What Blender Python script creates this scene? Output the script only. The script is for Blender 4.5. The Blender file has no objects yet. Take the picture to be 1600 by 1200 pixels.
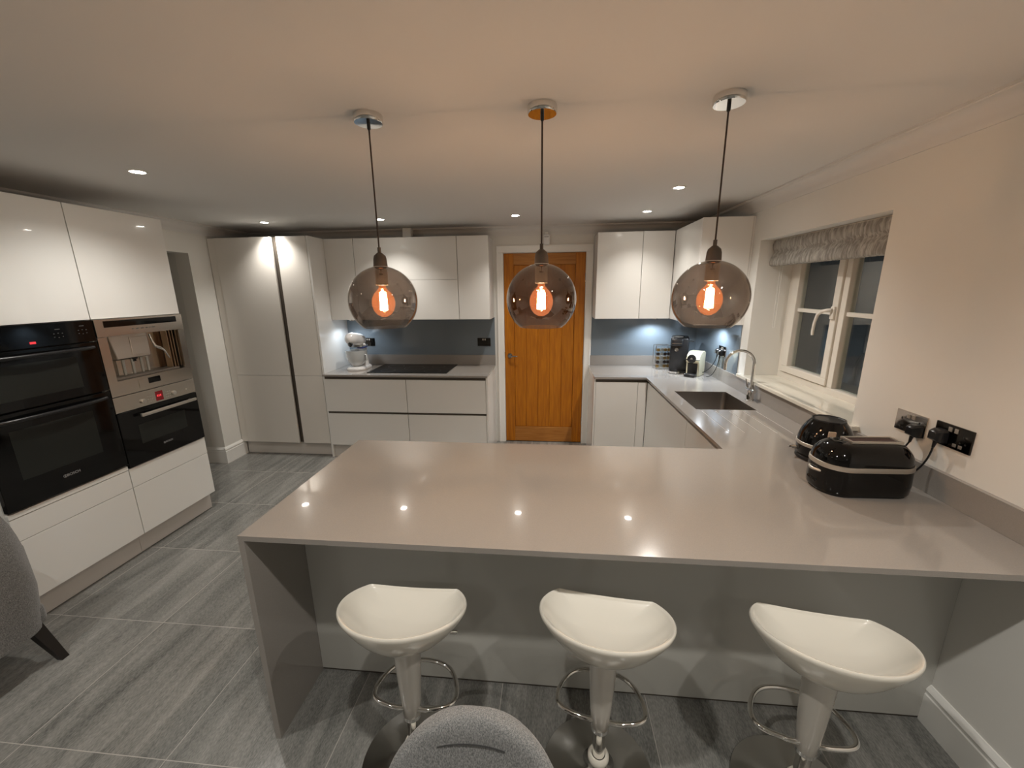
import bpy, bmesh, math, random
from mathutils import Vector, Matrix
random.seed(7)
PI = math.pi
S = bpy.context.scene
COL = S.collection

# ------------------------------------------------------------------ camera, world, exposure, lights
F_PX, YAW, PITCH, ROLL, CAM_H = 622.6, -0.0973, 0.234, 0.0118, 1.746
cam_data = bpy.data.cameras.new('camera')
cam_data.sensor_fit = 'HORIZONTAL'; cam_data.sensor_width = 36.0
cam_data.lens = F_PX / 1600.0 * 36.0
cam_data.clip_start = 0.02
cam = bpy.data.objects.new('camera', cam_data); COL.objects.link(cam)
fw = Vector((math.sin(YAW)*math.cos(PITCH), math.cos(YAW)*math.cos(PITCH), -math.sin(PITCH)))
rt0 = Vector((math.cos(YAW), -math.sin(YAW), 0)); dn0 = fw.cross(rt0)
rt = rt0*math.cos(ROLL) + dn0*math.sin(ROLL)
dn = -rt0*math.sin(ROLL) + dn0*math.cos(ROLL)
M = Matrix.Identity(4)
for i in range(3):
    M[i][0] = rt[i]; M[i][1] = -dn[i]; M[i][2] = -fw[i]
M[0][3], M[1][3], M[2][3] = 0, 0, CAM_H
cam.matrix_world = M
S.camera = cam
S.view_settings.view_transform = 'Standard'; S.view_settings.look = 'None'
S.view_settings.gamma = 1.0; S.view_settings.exposure = 0.28
S.view_settings.use_curve_mapping = False
S.cycles.transparent_max_bounces = 24
S.cycles.sample_clamp_indirect = 4.0

w = bpy.data.worlds.new('night'); S.world = w; w.use_nodes = True
w.node_tree.nodes['Background'].inputs[0].default_value = (0.010, 0.012, 0.014, 1)   # night outside the window
w.node_tree.nodes['Background'].inputs[1].default_value = 1.0

H = 2.375          # ceiling height
SPOT_W = 16.0      # watts of each recessed spotlight
SPOT_COL = (1.0, 0.95, 0.88)
BULB_STRENGTH = 450.0
BULB_COL = (1.0, 0.85, 0.68)
SPOT_GAIN = {'back': 0.56, 'corner': 0.42, 'sink': 0.95, 'left': 0.52, 'bar': 0.66, 'rear_fill': 0.30}
SPOT_ZONE = ['back', 'back', 'back', 'corner', 'sink', 'left', 'bar', 'bar', 'bar', 'rear_fill', 'rear_fill', 'rear_fill', 'rear_fill', 'rear_fill']
LED_W = 1.6
LED_COL = (0.80, 0.90, 1.0)
SPOTS = [(-2.66, 3.72), (-1.55, 3.73), (-0.316, 3.73), (0.806, 3.72), (0.82, 2.90), (-2.19, 2.12),
         (-2.15, 0.44), (-0.30, 0.44), (0.86, 0.44), (-2.19, -1.1), (-0.6, -1.1), (0.86, -1.1), (-1.6, -2.8), (0.5, -2.8)]  # negative-y entries are added fill lamps, unseen behind the camera

# ------------------------------------------------------------------ mesh helpers
class B:
    def __init__(s): s.bm = bmesh.new()
    def box(s, x0, x1, y0, y1, z0, z1, bev=0.0, seg=2):
        r = bmesh.ops.create_cube(s.bm, size=1.0)
        vs = r['verts']
        for v in vs:
            v.co = Vector(((x0+x1)/2 + v.co.x*abs(x1-x0), (y0+y1)/2 + v.co.y*abs(y1-y0), (z0+z1)/2 + v.co.z*abs(z1-z0)))
        if bev > 0:
            es = list({e for v in vs for e in v.link_edges})
            bmesh.ops.bevel(s.bm, geom=es, offset=bev, segments=seg, affect='EDGES', profile=0.5, clamp_overlap=True)
        return s
    def rings(s, rings, closed_u=True, cap0=False, cap1=False, loop=False):
        vv = [[s.bm.verts.new(p) for p in r] for r in rings]
        n = len(vv[0]); m = len(vv)
        for i in range(m if loop else m-1):
            a, b = vv[i], vv[(i+1) % m]
            for j in range(n if closed_u else n-1):
                k = (j+1) % n
                s.bm.faces.new((a[j], a[k], b[k], b[j]))
        if cap0: s.bm.faces.new(vv[0][::-1])
        if cap1: s.bm.faces.new(vv[-1])
        return s
    def lathe(s, prof, c=(0, 0, 0), seg=40, axis='z', cap0=False, cap1=False, sx=1, sy=1):
        rr = []
        for r, z in prof:
            ring = []
            for j in range(seg):
                a = 2*PI*j/seg
                x, y = r*math.cos(a)*sx, r*math.sin(a)*sy
                p = (x, y, z) if axis == 'z' else ((z, x, y) if axis == 'x' else (y, z, x))
                ring.append((c[0]+p[0], c[1]+p[1], c[2]+p[2]))
            rr.append(ring)
        return s.rings(rr, cap0=cap0, cap1=cap1)
    def cyl(s, p0, p1, r0, r1=None, seg=20):
        return s.tube([p0, p1], [r0, r0 if r1 is None else r1], seg)
    def tube(s, pts, r, seg=10, loop=False):
        pts = [Vector(p) for p in pts]; n = len(pts)
        rad = r if isinstance(r, (list, tuple)) else [r]*n
        rr = []; prev = None
        for i, p in enumerate(pts):
            if loop: t = pts[(i+1) % n] - pts[i-1]
            else: t = (pts[min(i+1, n-1)] - pts[max(i-1, 0)])
            t.normalize()
            if prev is None:
                u = t.cross(Vector((0, 0, 1)))
                if u.length < 0.05: u = t.cross(Vector((0, 1, 0)))
            else: u = prev - t*prev.dot(t)
            u.normalize(); prev = u; q = t.cross(u)
            rr.append([p + (u*math.cos(2*PI*j/seg) + q*math.sin(2*PI*j/seg))*rad[i] for j in range(seg)])
        return s.rings(rr, cap0=not loop, cap1=not loop, loop=loop)
    def prism(s, poly, axis, a, b, bev=0.0):
        def P(u, v, t): return {'z': (u, v, t), 'y': (u, t, v), 'x': (t, u, v)}[axis]
        v0 = [s.bm.verts.new(P(u, v, a)) for u, v in poly]
        v1 = [s.bm.verts.new(P(u, v, b)) for u, v in poly]
        n = len(poly)
        fs = [s.bm.faces.new(v0[::-1]), s.bm.faces.new(v1)]
        for i in range(n): fs.append(s.bm.faces.new((v0[i], v0[(i+1) % n], v1[(i+1) % n], v1[i])))
        if bev > 0:
            es = list({e for f in fs for e in f.edges})
            bmesh.ops.bevel(s.bm, geom=es, offset=bev, segments=2, affect='EDGES', clamp_overlap=True)
        return s
    def cells(s, xs, ys, z0, top):
        """height field over a grid: top(i,j) gives the top height of a cell or None for no cell"""
        nx, ny = len(xs)-1, len(ys)-1
        hgt = {}
        for i in range(nx):
            for j in range(ny):
                hgt[i, j] = top(0.5*(xs[i]+xs[i+1]), 0.5*(ys[j]+ys[j+1]))
        def q(*p): s.bm.faces.new([s.bm.verts.new(a) for a in p])
        for (i, j), h in hgt.items():
            if h is None: continue
            x0, x1, y0, y1 = xs[i], xs[i+1], ys[j], ys[j+1]
            q((x0, y0, h), (x1, y0, h), (x1, y1, h), (x0, y1, h))
            q((x0, y0, z0), (x0, y1, z0), (x1, y1, z0), (x1, y0, z0))
            for di, dj, a, b in ((-1, 0, (x0, y1), (x0, y0)), (1, 0, (x1, y0), (x1, y1)), (0, -1, (x0, y0), (x1, y0)), (0, 1, (x1, y1), (x0, y1))):
                k = hgt.get((i+di, j+dj))
                low = z0 if k is None else k
                if low < h: q((*a, low), (*b, low), (*b, h), (*a, h))
        bmesh.ops.remove_doubles(s.bm, verts=s.bm.verts, dist=1e-5)
        return s
    def xform(s, m):
        bmesh.ops.transform(s.bm, matrix=m, verts=s.bm.verts); return s

def frame_x(b, x0, x1, y0, y1, z0, z1, wy0, wy1, wz0, wz1, bev=0.0):
    """rectangular frame in a plane facing x, butt-jointed"""
    b.box(x0, x1, y0, y1, z0, z0+wz0, bev); b.box(x0, x1, y0, y1, z1-wz1, z1, bev)
    b.box(x0, x1, y0, y0+wy0, z0+wz0, z1-wz1, bev); b.box(x0, x1, y1-wy1, y1, z0+wz0, z1-wz1, bev)
    return b
ROOTLOC = {}
def obj(name, b, m, parent=None, smooth=None, local=False, shift=None):
    """link a builder as one mesh object; world coordinates are made local to the top-level thing"""
    bmesh.ops.recalc_face_normals(b.bm, faces=b.bm.faces)
    me = bpy.data.meshes.new(name)
    if parent is None:
        if shift is None and len(b.bm.verts):
            xs = [v.co.x for v in b.bm.verts]; ys = [v.co.y for v in b.bm.verts]; zs = [v.co.z for v in b.bm.verts]
            shift = Vector(((min(xs)+max(xs))/2, (min(ys)+max(ys))/2, min(zs)))
        shift = Vector(shift)
    else:
        shift = Vector((0, 0, 0)) if local else ROOTLOC[parent]
    bmesh.ops.translate(b.bm, vec=-shift, verts=b.bm.verts)
    b.bm.to_mesh(me); b.bm.free()
    me.materials.append(m)
    o = bpy.data.objects.new(name, me); COL.objects.link(o)
    if parent is None: o.location = shift; ROOTLOC[o] = shift
    else: o.parent = parent; ROOTLOC[o] = ROOTLOC[parent] if not local else Vector((0, 0, 0))
    if smooth is not None:
        me.polygons.foreach_set('use_smooth', [True]*len(me.polygons))
        me.set_sharp_from_angle(angle=math.radians(smooth))
    return o
def tag(o, label, cat, group=None):
    o['label'] = label; o['category'] = cat
    if group: o['group'] = group
    return o
def thing(name, label, cat, loc, rotz=0.0, group=None):
    o = bpy.data.objects.new(name, None); COL.objects.link(o); o.empty_display_size = 0.1
    o.location = loc; o.rotation_euler = (0, 0, rotz); ROOTLOC[o] = Vector(loc)
    return tag(o, label, cat, group)
def struct(name, b, m, smooth=None):
    o = obj(name, b, m, None, smooth); o['kind'] = 'structure'; return o
def dup(root, loc, rotz=None, label=None):
    r = root.copy(); COL.objects.link(r); r.location = loc
    if rotz is not None: r.rotation_euler = (0, 0, rotz)
    if label: r['label'] = label
    for ch in list(root.children):
        c = ch.copy(); COL.objects.link(c); c.parent = r
        for g in list(ch.children):
            d = g.copy(); COL.objects.link(d); d.parent = c
    return r
def text_obj(name, body, size, m, mat4, parent, depth=0.0006, bold=0.0):
    """lettering as its own small mesh; mat4 places it in world space"""
    cu = bpy.data.curves.new('lettering', 'FONT'); cu.body = body; cu.size = size
    cu.extrude = depth; cu.align_x = 'CENTER'; cu.align_y = 'CENTER'; cu.offset = bold
    t = bpy.data.objects.new('lettering', cu); COL.objects.link(t)
    bpy.context.view_layer.update()
    me = bpy.data.meshes.new_from_object(t.evaluated_get(bpy.context.evaluated_depsgraph_get()))
    bpy.data.objects.remove(t)
    b = B(); b.bm.from_mesh(me); b.xform(mat4)
    return obj(name, b, m, parent)
def face_mat(origin, right, up):
    r = Vector(right).normalized(); u = Vector(up).normalized(); n = r.cross(u)
    mm = Matrix.Identity(4)
    for i in range(3): mm[i][0] = r[i]; mm[i][1] = u[i]; mm[i][2] = n[i]; mm[i][3] = origin[i]
    return mm

# ------------------------------------------------------------------ materials
def mat(name, col, rough=0.5, metal=0.0, spec=0.5, coat=0.0, noise=None, bump=None, emit=None, coatr=0.03):
    m = bpy.data.materials.new(name); m.use_nodes = True
    nt = m.node_tree; p = nt.nodes['Principled BSDF']
    p.inputs['Base Color'].default_value = (*col, 1)
    p.inputs['Roughness'].default_value = rough; p.inputs['Metallic'].default_value = metal
    p.inputs['Specular IOR Level'].default_value = spec
    if coat: p.inputs['Coat Weight'].default_value = coat; p.inputs['Coat Roughness'].default_value = coatr
    if emit: p.inputs['Emission Color'].default_value = (*emit[0], 1); p.inputs['Emission Strength'].default_value = emit[1]
    tc = nt.nodes.new('ShaderNodeTexCoord')
    if noise:
        sc, amt = noise[0], noise[1]; stretch = noise[2] if len(noise) > 2 else (1, 1, 1)
        mp = nt.nodes.new('ShaderNodeMapping'); mp.inputs['Scale'].default_value = stretch
        n = nt.nodes.new('ShaderNodeTexNoise'); n.inputs['Scale'].default_value = sc; n.inputs['Detail'].default_value = 6
        nt.links.new(tc.outputs['Object'], mp.inputs[0]); nt.links.new(mp.outputs[0], n.inputs['Vector'])
        mx = nt.nodes.new('ShaderNodeMix'); mx.data_type = 'RGBA'
        mx.inputs[6].default_value = (*[c*(1-amt) for c in col], 1); mx.inputs[7].default_value = (*[min(1, c*(1+amt)) for c in col], 1)
        nt.links.new(n.outputs[0], mx.inputs[0]); nt.links.new(mx.outputs[2], p.inputs['Base Color'])
    if bump:
        n2 = nt.nodes.new('ShaderNodeTexNoise'); n2.inputs['Scale'].default_value = bump[0]; n2.inputs['Detail'].default_value = 4
        bp = nt.nodes.new('ShaderNodeBump'); bp.inputs['Strength'].default_value = bump[1]; bp.inputs['Distance'].default_value = bump[2]
        nt.links.new(tc.outputs['Object'], n2.inputs['Vector']); nt.links.new(n2.outputs[0], bp.inputs['Height'])
        nt.links.new(bp.outputs[0], p.inputs['Normal'])
    return m

WALL = mat('wall_paint', (0.745, 0.735, 0.695), 0.85, spec=0.25, bump=(120, 0.05, 0.002))
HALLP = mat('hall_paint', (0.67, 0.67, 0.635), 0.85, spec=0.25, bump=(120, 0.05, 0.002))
CEIL = mat('ceiling_paint', (0.70, 0.69, 0.67), 0.9, spec=0.2, bump=(90, 0.05, 0.002))
TRIM = mat('white_trim_gloss', (0.84, 0.835, 0.80), 0.35)
WHITE = mat('white_gloss_lacquer', (0.86, 0.86, 0.83), 0.12, coat=1.0)
GREY = mat('light_grey_gloss_lacquer', (0.75, 0.74, 0.71), 0.22, coat=0.6, coatr=0.08)
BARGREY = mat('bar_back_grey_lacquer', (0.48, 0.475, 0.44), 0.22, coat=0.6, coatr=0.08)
SATIN = mat('light_grey_satin_lacquer', (0.70, 0.67, 0.62), 0.30, coat=0.4, coatr=0.2)
CARC = mat('cabinet_carcass_white', (0.58, 0.56, 0.53), 0.3)
DARKCH = mat('dark_bronze_channel', (0.10, 0.085, 0.07), 0.35, metal=0.5)
PLINTH = mat('plinth_satin', (0.58, 0.55, 0.51), 0.3, coat=0.3)
QUARTZ = mat('taupe_quartz', (0.285, 0.262, 0.238), 0.16, spec=0.4, noise=(260, 0.10), coat=0.6, coatr=0.03)
GROOVE = mat('quartz_groove_glint', (0.50, 0.48, 0.45), 0.35)  # lighter than the slab: reflected glint of the grooves painted into the colour
STEEL = mat('brushed_steel', (0.58, 0.545, 0.49), 0.24, metal=1.0, noise=(60, 0.12, (1, 1, 30)))
DSTEEL = mat('sink_steel', (0.34, 0.31, 0.28), 0.30, metal=1.0)
CHROME = mat('chrome', (0.78, 0.77, 0.75), 0.06, metal=1.0)
DCHROME = mat('dark_chrome', (0.40, 0.38, 0.36), 0.12, metal=1.0)
BLACKGL = mat('black_glass', (0.004, 0.004, 0.004), 0.05, spec=0.28)
OVENWIN = mat('oven_window_glass', (0.016, 0.018, 0.016), 0.12, spec=0.30)
BLACK = mat('black_plastic', (0.012, 0.012, 0.013), 0.28)
BLACKM = mat('black_matt', (0.010, 0.010, 0.010), 0.6)
BLACKG = mat('black_enamel', (0.003, 0.003, 0.003), 0.06, spec=0.35)
SATINM = mat('satin_metal_band', (0.62, 0.58, 0.52), 0.35, metal=0.9)
CREAM = mat('cream_plastic', (0.78, 0.74, 0.55), 0.25, coat=0.5)
WPLAS = mat('white_enamel', (0.80, 0.80, 0.80), 0.15, coat=0.8)
UPVC = mat('white_upvc', (0.74, 0.70, 0.63), 0.35)
SILLM = mat('cream_stone_sill', (0.70, 0.67, 0.58), 0.12, noise=(14, 0.06), coat=0.5)
SEATW = mat('white_abs_gloss', (0.78, 0.745, 0.66), 0.22, coat=0.6, coatr=0.06)
STEMW = mat('pale_stem_gloss', (0.56, 0.53, 0.48), 0.16, coat=0.8, coatr=0.04)
LOGO = mat('silver_print', (0.30, 0.30, 0.30), 0.4, metal=0.3)
MARK = mat('grey_print', (0.07, 0.07, 0.07), 0.5)
RED = mat('red_led', (0.05, 0.0, 0.0), 0.3, emit=((1.0, 0.05, 0.06), 0.9))
REDBG = mat('red_display_window', (0.06, 0.004, 0.006), 0.15, emit=((1.0, 0.03, 0.04), 0.06))
CAPS1 = mat('bronze_capsule', (0.35, 0.24, 0.10), 0.3, metal=0.8)
CAPS2 = mat('dark_capsule', (0.05, 0.04, 0.035), 0.3, metal=0.6)
CAPS3 = mat('silver_capsule', (0.5, 0.52, 0.5), 0.3, metal=0.8)
RUBBER = mat('taupe_silicone', (0.095, 0.075, 0.06), 0.55)
CORD = mat('brown_fabric_cord', (0.055, 0.035, 0.028), 0.7)
DWOOD = mat('dark_stained_wood', (0.012, 0.009, 0.007), 0.35)
COPPER = mat('copper_strip', (0.50, 0.36, 0.24), 0.3, metal=1.0)
SPLASH = mat('blue_grey_back_painted_glass', (0.165, 0.20, 0.23), 0.05, spec=0.5, coat=0.4)
LED = mat('led_lens', (0.8, 0.8, 0.8), 0.3, emit=(LED_COL, 14.0))
SPOTL = mat('spot_lens', (0.8, 0.8, 0.8), 0.3, emit=((1.0, 0.95, 0.86), 60.0))
FIL = mat('glowing_filament', (1, 0.7, 0.4), 0.5, emit=(BULB_COL, BULB_STRENGTH))
BRASS = mat('amber_lamp_cap', (0.5, 0.3, 0.12), 0.3, metal=1.0)
BLUET = mat('blue_trim_band', (0.05, 0.07, 0.25), 0.3)

def thin_glass(name, tint, refl, rough=0.0):
    m = bpy.data.materials.new(name); m.use_nodes = True; nt = m.node_tree
    for n in list(nt.nodes): nt.nodes.remove(n)
    out = nt.nodes.new('ShaderNodeOutputMaterial'); tr = nt.nodes.new('ShaderNodeBsdfTransparent')
    gl = nt.nodes.new('ShaderNodeBsdfGlossy'); gl.inputs['Roughness'].default_value = rough
    tr.inputs[0].default_value = (*tint, 1); gl.inputs[0].default_value = (0.95, 0.93, 0.90, 1)
    ge = nt.nodes.new('ShaderNodeNewGeometry'); dt = nt.nodes.new('ShaderNodeVectorMath'); dt.operation = 'DOT_PRODUCT'
    nt.links.new(ge.outputs['Incoming'], dt.inputs[0]); nt.links.new(ge.outputs['Normal'], dt.inputs[1])
    def mth(op, a, b_):
        n_ = nt.nodes.new('ShaderNodeMath'); n_.operation = op
        for i_, v_ in enumerate((a, b_)):
            if v_ is None: continue
            if isinstance(v_, (int, float)): n_.inputs[i_].default_value = v_
            else: nt.links.new(v_, n_.inputs[i_])
        return n_.outputs[0]
    ca = mth('ABSOLUTE', dt.outputs['Value'], None)
    fr_ = mth('MULTIPLY', mth('POWER', mth('SUBTRACT', 1.0, ca), 5.0), 0.9)
    fro = mth('ADD', fr_, 0.03)
    ad = nt.nodes.new('ShaderNodeMath'); ad.operation = 'ADD'; ad.use_clamp = True; ad.inputs[1].default_value = refl
    mx = nt.nodes.new('ShaderNodeMixShader')
    nt.links.new(fro, ad.inputs[0]); nt.links.new(ad.outputs[0], mx.inputs[0])
    nt.links.new(tr.outputs[0], mx.inputs[1]); nt.links.new(gl.outputs[0], mx.inputs[2]); nt.links.new(mx.outputs[0], out.inputs[0])
    return m
SMOKE = thin_glass('smoked_mirror_glass', (0.685, 0.64, 0.61), 0.07)
AMBER = thin_glass('amber_bulb_glass', (1.0, 0.78, 0.57), 0.0)
def glow(m, col, st):
    nt = m.node_tree; out = [n for n in nt.nodes if n.type == 'OUTPUT_MATERIAL'][0]; src = out.inputs[0].links[0].from_socket
    em = nt.nodes.new('ShaderNodeEmission'); em.inputs[0].default_value = (*col, 1); em.inputs[1].default_value = st
    ad = nt.nodes.new('ShaderNodeAddShader'); nt.links.new(src, ad.inputs[0]); nt.links.new(em.outputs[0], ad.inputs[1]); nt.links.new(ad.outputs[0], out.inputs[0])
glow(AMBER, (1.0, 0.34, 0.13), 0.55)      # the lit lamp's coated glass glows
PANE = thin_glass('window_glass', (0.9, 0.93, 0.92), 0.03)
CLEAR = thin_glass('clear_glass', (0.93, 0.95, 0.96), 0.03)

def fabric():
    m = mat('grey_woven_fabric', (0.17, 0.175, 0.175), 0.95, spec=0.15)
    nt = m.node_tree; p = nt.nodes['Principled BSDF']; tc = nt.nodes.new('ShaderNodeTexCoord')
    mp = nt.nodes.new('ShaderNodeMapping'); mp.inputs['Scale'].default_value = (1, 1, 0.35)
    n = nt.nodes.new('ShaderNodeTexNoise'); n.inputs['Scale'].default_value = 520; n.inputs['Detail'].default_value = 3
    r = nt.nodes.new('ShaderNodeValToRGB'); r.color_ramp.elements[0].position = 0.35; r.color_ramp.elements[1].position = 0.68
    r.color_ramp.elements[0].color = (0.105, 0.11, 0.11, 1); r.color_ramp.elements[1].color = (0.30, 0.30, 0.295, 1)
    bp = nt.nodes.new('ShaderNodeBump'); bp.inputs['Strength'].default_value = 0.35; bp.inputs['Distance'].default_value = 0.002
    nt.links.new(tc.outputs['Object'], mp.inputs[0]); nt.links.new(mp.outputs[0], n.inputs['Vector']); nt.links.new(n.outputs[0], r.inputs[0])
    nt.links.new(r.outputs[0], p.inputs['Base Color']); nt.links.new(n.outputs[0], bp.inputs['Height']); nt.links.new(bp.outputs[0], p.inputs['Normal'])
    p.inputs['Sheen Weight'].default_value = 0.25
    return m
FAB = fabric()

def ribbed():
    m = mat('pleated_blind_fabric', (0.33, 0.31, 0.28), 0.55, spec=0.4)
    nt = m.node_tree; p = nt.nodes['Principled BSDF']; tc = nt.nodes.new('ShaderNodeTexCoord')
    mp = nt.nodes.new('ShaderNodeMapping'); mp.inputs['Scale'].default_value = (1, 1, 0.10)
    n = nt.nodes.new('ShaderNodeTexNoise'); n.inputs['Scale'].default_value = 70; n.inputs['Detail'].default_value = 3
    r = nt.nodes.new('ShaderNodeValToRGB'); r.color_ramp.elements[0].position = 0.4; r.color_ramp.elements[1].position = 0.66
    r.color_ramp.elements[0].color = (0.24, 0.225, 0.20, 1); r.color_ramp.elements[1].color = (0.48, 0.46, 0.42, 1)
    bp = nt.nodes.new('ShaderNodeBump'); bp.inputs['Strength'].default_value = 0.8; bp.inputs['Distance'].default_value = 0.006
    nt.links.new(tc.outputs['Object'], mp.inputs[0]); nt.links.new(mp.outputs[0], n.inputs['Vector']); nt.links.new(n.outputs[0], r.inputs[0])
    nt.links.new(r.outputs[0], p.inputs['Base Color']); nt.links.new(n.outputs[0], bp.inputs['Height']); nt.links.new(bp.outputs[0], p.inputs['Normal'])
    return m
BLINDM = ribbed()

def oak(name, a, b, vertical=True):
    m = mat(name, a, 0.38, spec=0.4); nt = m.node_tree; p = nt.nodes['Principled BSDF']; tc = nt.nodes.new('ShaderNodeTexCoord')
    mp = nt.nodes.new('ShaderNodeMapping'); mp.inputs['Scale'].default_value = (22, 22, 1.6) if vertical else (1.6, 22, 22)
    n = nt.nodes.new('ShaderNodeTexNoise'); n.inputs['Scale'].default_value = 2.2; n.inputs['Detail'].default_value = 8; n.inputs['Distortion'].default_value = 0.6
    r = nt.nodes.new('ShaderNodeValToRGB'); r.color_ramp.elements[0].position = 0.32; r.color_ramp.elements[1].position = 0.72
    r.color_ramp.elements[0].color = (*b, 1); r.color_ramp.elements[1].color = (*a, 1)
    nt.links.new(tc.outputs['Object'], mp.inputs[0]); nt.links.new(mp.outputs[0], n.inputs['Vector']); nt.links.new(n.outputs[0], r.inputs[0])
    nt.links.new(r.outputs[0], p.inputs['Base Color'])
    return m
OAK = oak('oak_vertical_grain', (0.50, 0.175, 0.006), (0.33, 0.10, 0.003))
OAKH = oak('oak_horizontal_grain', (0.46, 0.20, 0.045), (0.32, 0.12, 0.02), False)

def floor_mat():
    m = bpy.data.materials.new('grey_polished_tiles'); m.use_nodes = True; nt = m.node_tree; p = nt.nodes['Principled BSDF']
    L = nt.links.new; N = nt.nodes.new
    tc = N('ShaderNodeTexCoord'); sp = N('ShaderNodeSeparateXYZ'); L(tc.outputs['Object'], sp.inputs[0])
    def math_(op, a, b=None, c=None):
        n = N('ShaderNodeMath'); n.operation = op
        for i, v in enumerate((a, b, c)):
            if v is None: continue
            if isinstance(v, (int, float)): n.inputs[i].default_value = v
            else: L(v, n.inputs[i])
        return n.outputs[0]
    TX, TY, OX, OY, G = 0.628, 0.600, -2.71, 1.022, 0.0016
    u = math_('DIVIDE', math_('SUBTRACT', sp.outputs[0], OX), TX); v = math_('DIVIDE', math_('SUBTRACT', sp.outputs[1], OY), TY)
    du = math_('MULTIPLY', math_('SUBTRACT', 0.5, math_('ABSOLUTE', math_('SUBTRACT', math_('FRACT', u), 0.5))), TX)
    dv = math_('MULTIPLY', math_('SUBTRACT', 0.5, math_('ABSOLUTE', math_('SUBTRACT', math_('FRACT', v), 0.5))), TY)
    d = math_('MINIMUM', du, dv); grout = math_('LESS_THAN', d, G)
    cx = N('ShaderNodeCombineXYZ'); L(math_('FLOOR', u), cx.inputs[0]); L(math_('FLOOR', v), cx.inputs[1])
    wn = N('ShaderNodeTexWhiteNoise'); wn.noise_dimensions = '2D'; L(cx.outputs[0], wn.inputs['Vector'])
    # per-tile offset of the stone pattern
    off = N('ShaderNodeVectorMath'); off.operation = 'MULTIPLY_ADD'; off.inputs[1].default_value = (9, 9, 9)
    L(wn.outputs['Color'], off.inputs[0]); L(tc.outputs['Object'], off.inputs[2])
    mp = N('ShaderNodeMapping'); mp.inputs['Rotation'].default_value = (0, 0, math.radians(10)); mp.inputs['Scale'].default_value = (9, 1.1, 1)
    L(off.outputs[0], mp.inputs[0])
    n1 = N('ShaderNodeTexNoise'); n1.inputs['Scale'].default_value = 1.3; n1.inputs['Detail'].default_value = 9; n1.inputs['Roughness'].default_value = 0.62; n1.inputs['Distortion'].default_value = 0.5
    L(mp.outputs[0], n1.inputs['Vector'])
    mp2 = N('ShaderNodeMapping'); mp2.inputs['Rotation'].default_value = (0, 0, math.radians(14)); mp2.inputs['Scale'].default_value = (150, 48, 1)
    L(off.outputs[0], mp2.inputs[0])
    n2 = N('ShaderNodeTexNoise'); n2.inputs['Scale'].default_value = 1.5; n2.inputs['Detail'].default_value = 5; L(mp2.outputs[0], n2.inputs['Vector'])
    mixn = math_('ADD', math_('MULTIPLY', n1.outputs[0], 0.58), math_('MULTIPLY', n2.outputs[0], 0.42))
    r = N('ShaderNodeValToRGB'); r.color_ramp.elements[0].position = 0.34; r.color_ramp.elements[1].position = 0.68
    r.color_ramp.elements[0].color = (0.095, 0.098, 0.092, 1); r.color_ramp.elements[1].color = (0.31, 0.305, 0.285, 1)
    L(mixn, r.inputs[0])
    mx = N('ShaderNodeMix'); mx.data_type = 'RGBA'; L(grout, mx.inputs[0]); L(r.outputs[0], mx.inputs[6]); mx.inputs[7].default_value = (0.36, 0.34, 0.31, 1)
    L(mx.outputs[2], p.inputs['Base Color'])
    ro = math_('ADD', math_('MULTIPLY', grout, 0.4), math_('ADD', 0.09, math_('MULTIPLY', n2.outputs[0], 0.14))); L(ro, p.inputs['Roughness'])
    bp = N('ShaderNodeBump'); bp.inputs['Strength'].default_value = 0.3; bp.inputs['Distance'].default_value = 0.001
    L(math_('SUBTRACT', math_('MULTIPLY', n2.outputs[0], 0.06), grout), bp.inputs['Height']); L(bp.outputs[0], p.inputs['Normal'])
    p.inputs['Specular IOR Level'].default_value = 0.55
    return m
FLOOR = floor_mat()

# ------------------------------------------------------------------ setting
XR, YB, XLW = 1.546, 4.395, -3.366
XL = -2.746; YR = -4.2
fl = struct('floor', B().box(-5.2, 2.1, YR-0.2, YB+0.3, -0.1, 0), FLOOR)
# keep the tile pattern in world coordinates: put the origin back at the world origin
def origin_zero(o):
    off = o.location.copy(); o.data.transform(Matrix.Translation(off)); o.location = (0, 0, 0)
origin_zero(fl)
struct('ceiling', B().box(-5.2, 2.1, YR-0.2, YB+0.3, H, H+0.12), CEIL)
DX0, DX1, DZ = -0.530, 0.390, 2.135      # door opening
b = B(); b.box(-5.2, DX0, YB, YB+0.14, 0, H); b.box(DX1, 2.1, YB, YB+0.14, 0, H); b.box(DX0, DX1, YB, YB+0.14, DZ, H)
struct('wall_back', b, WALL)
WY0, WY1, WZ0, WZ1 = 2.100, 3.282, 1.030, 2.077      # window opening
b = B(); X1 = 1.90
b.box(XR, X1, YR, WY0, 0, H); b.box(XR, X1, WY1, YB, 0, H); b.box(XR, X1, WY0, WY1, 0, WZ0); b.box(XR, X1, WY0, WY1, WZ1, H)
struct('wall_right', b, WALL)
HY0, HY1, HZ = 2.80, 3.589, 2.106        # opening to the hallway
b = B(); b.box(XLW-0.14, XLW, YR, HY0, 0, H); b.box(XLW-0.14, XLW, HY0, HY1, HZ, H)
struct('wall_left', b, WALL)
struct('wall_hall', B().box(-5.2, XLW-0.14, HY1, YB, 0, H), HALLP)
struct('wall_hall_far', B().box(-5.2, -5.06, 0.5, HY1, 0, H), HALLP)
struct('wall_hall_near', B().box(-5.06, XLW-0.14, 0.5, 0.64, 0, H), HALLP)
struct('wall_front', B().box(-5.2, 2.1, YR-0.14, YR, 0, H), WALL)
# the pier face beside the tall cupboards is painted like the kitchen
struct('wall_pier', B().box(XLW-0.14, XLW, HY1, YB, 0, H), WALL)

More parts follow.
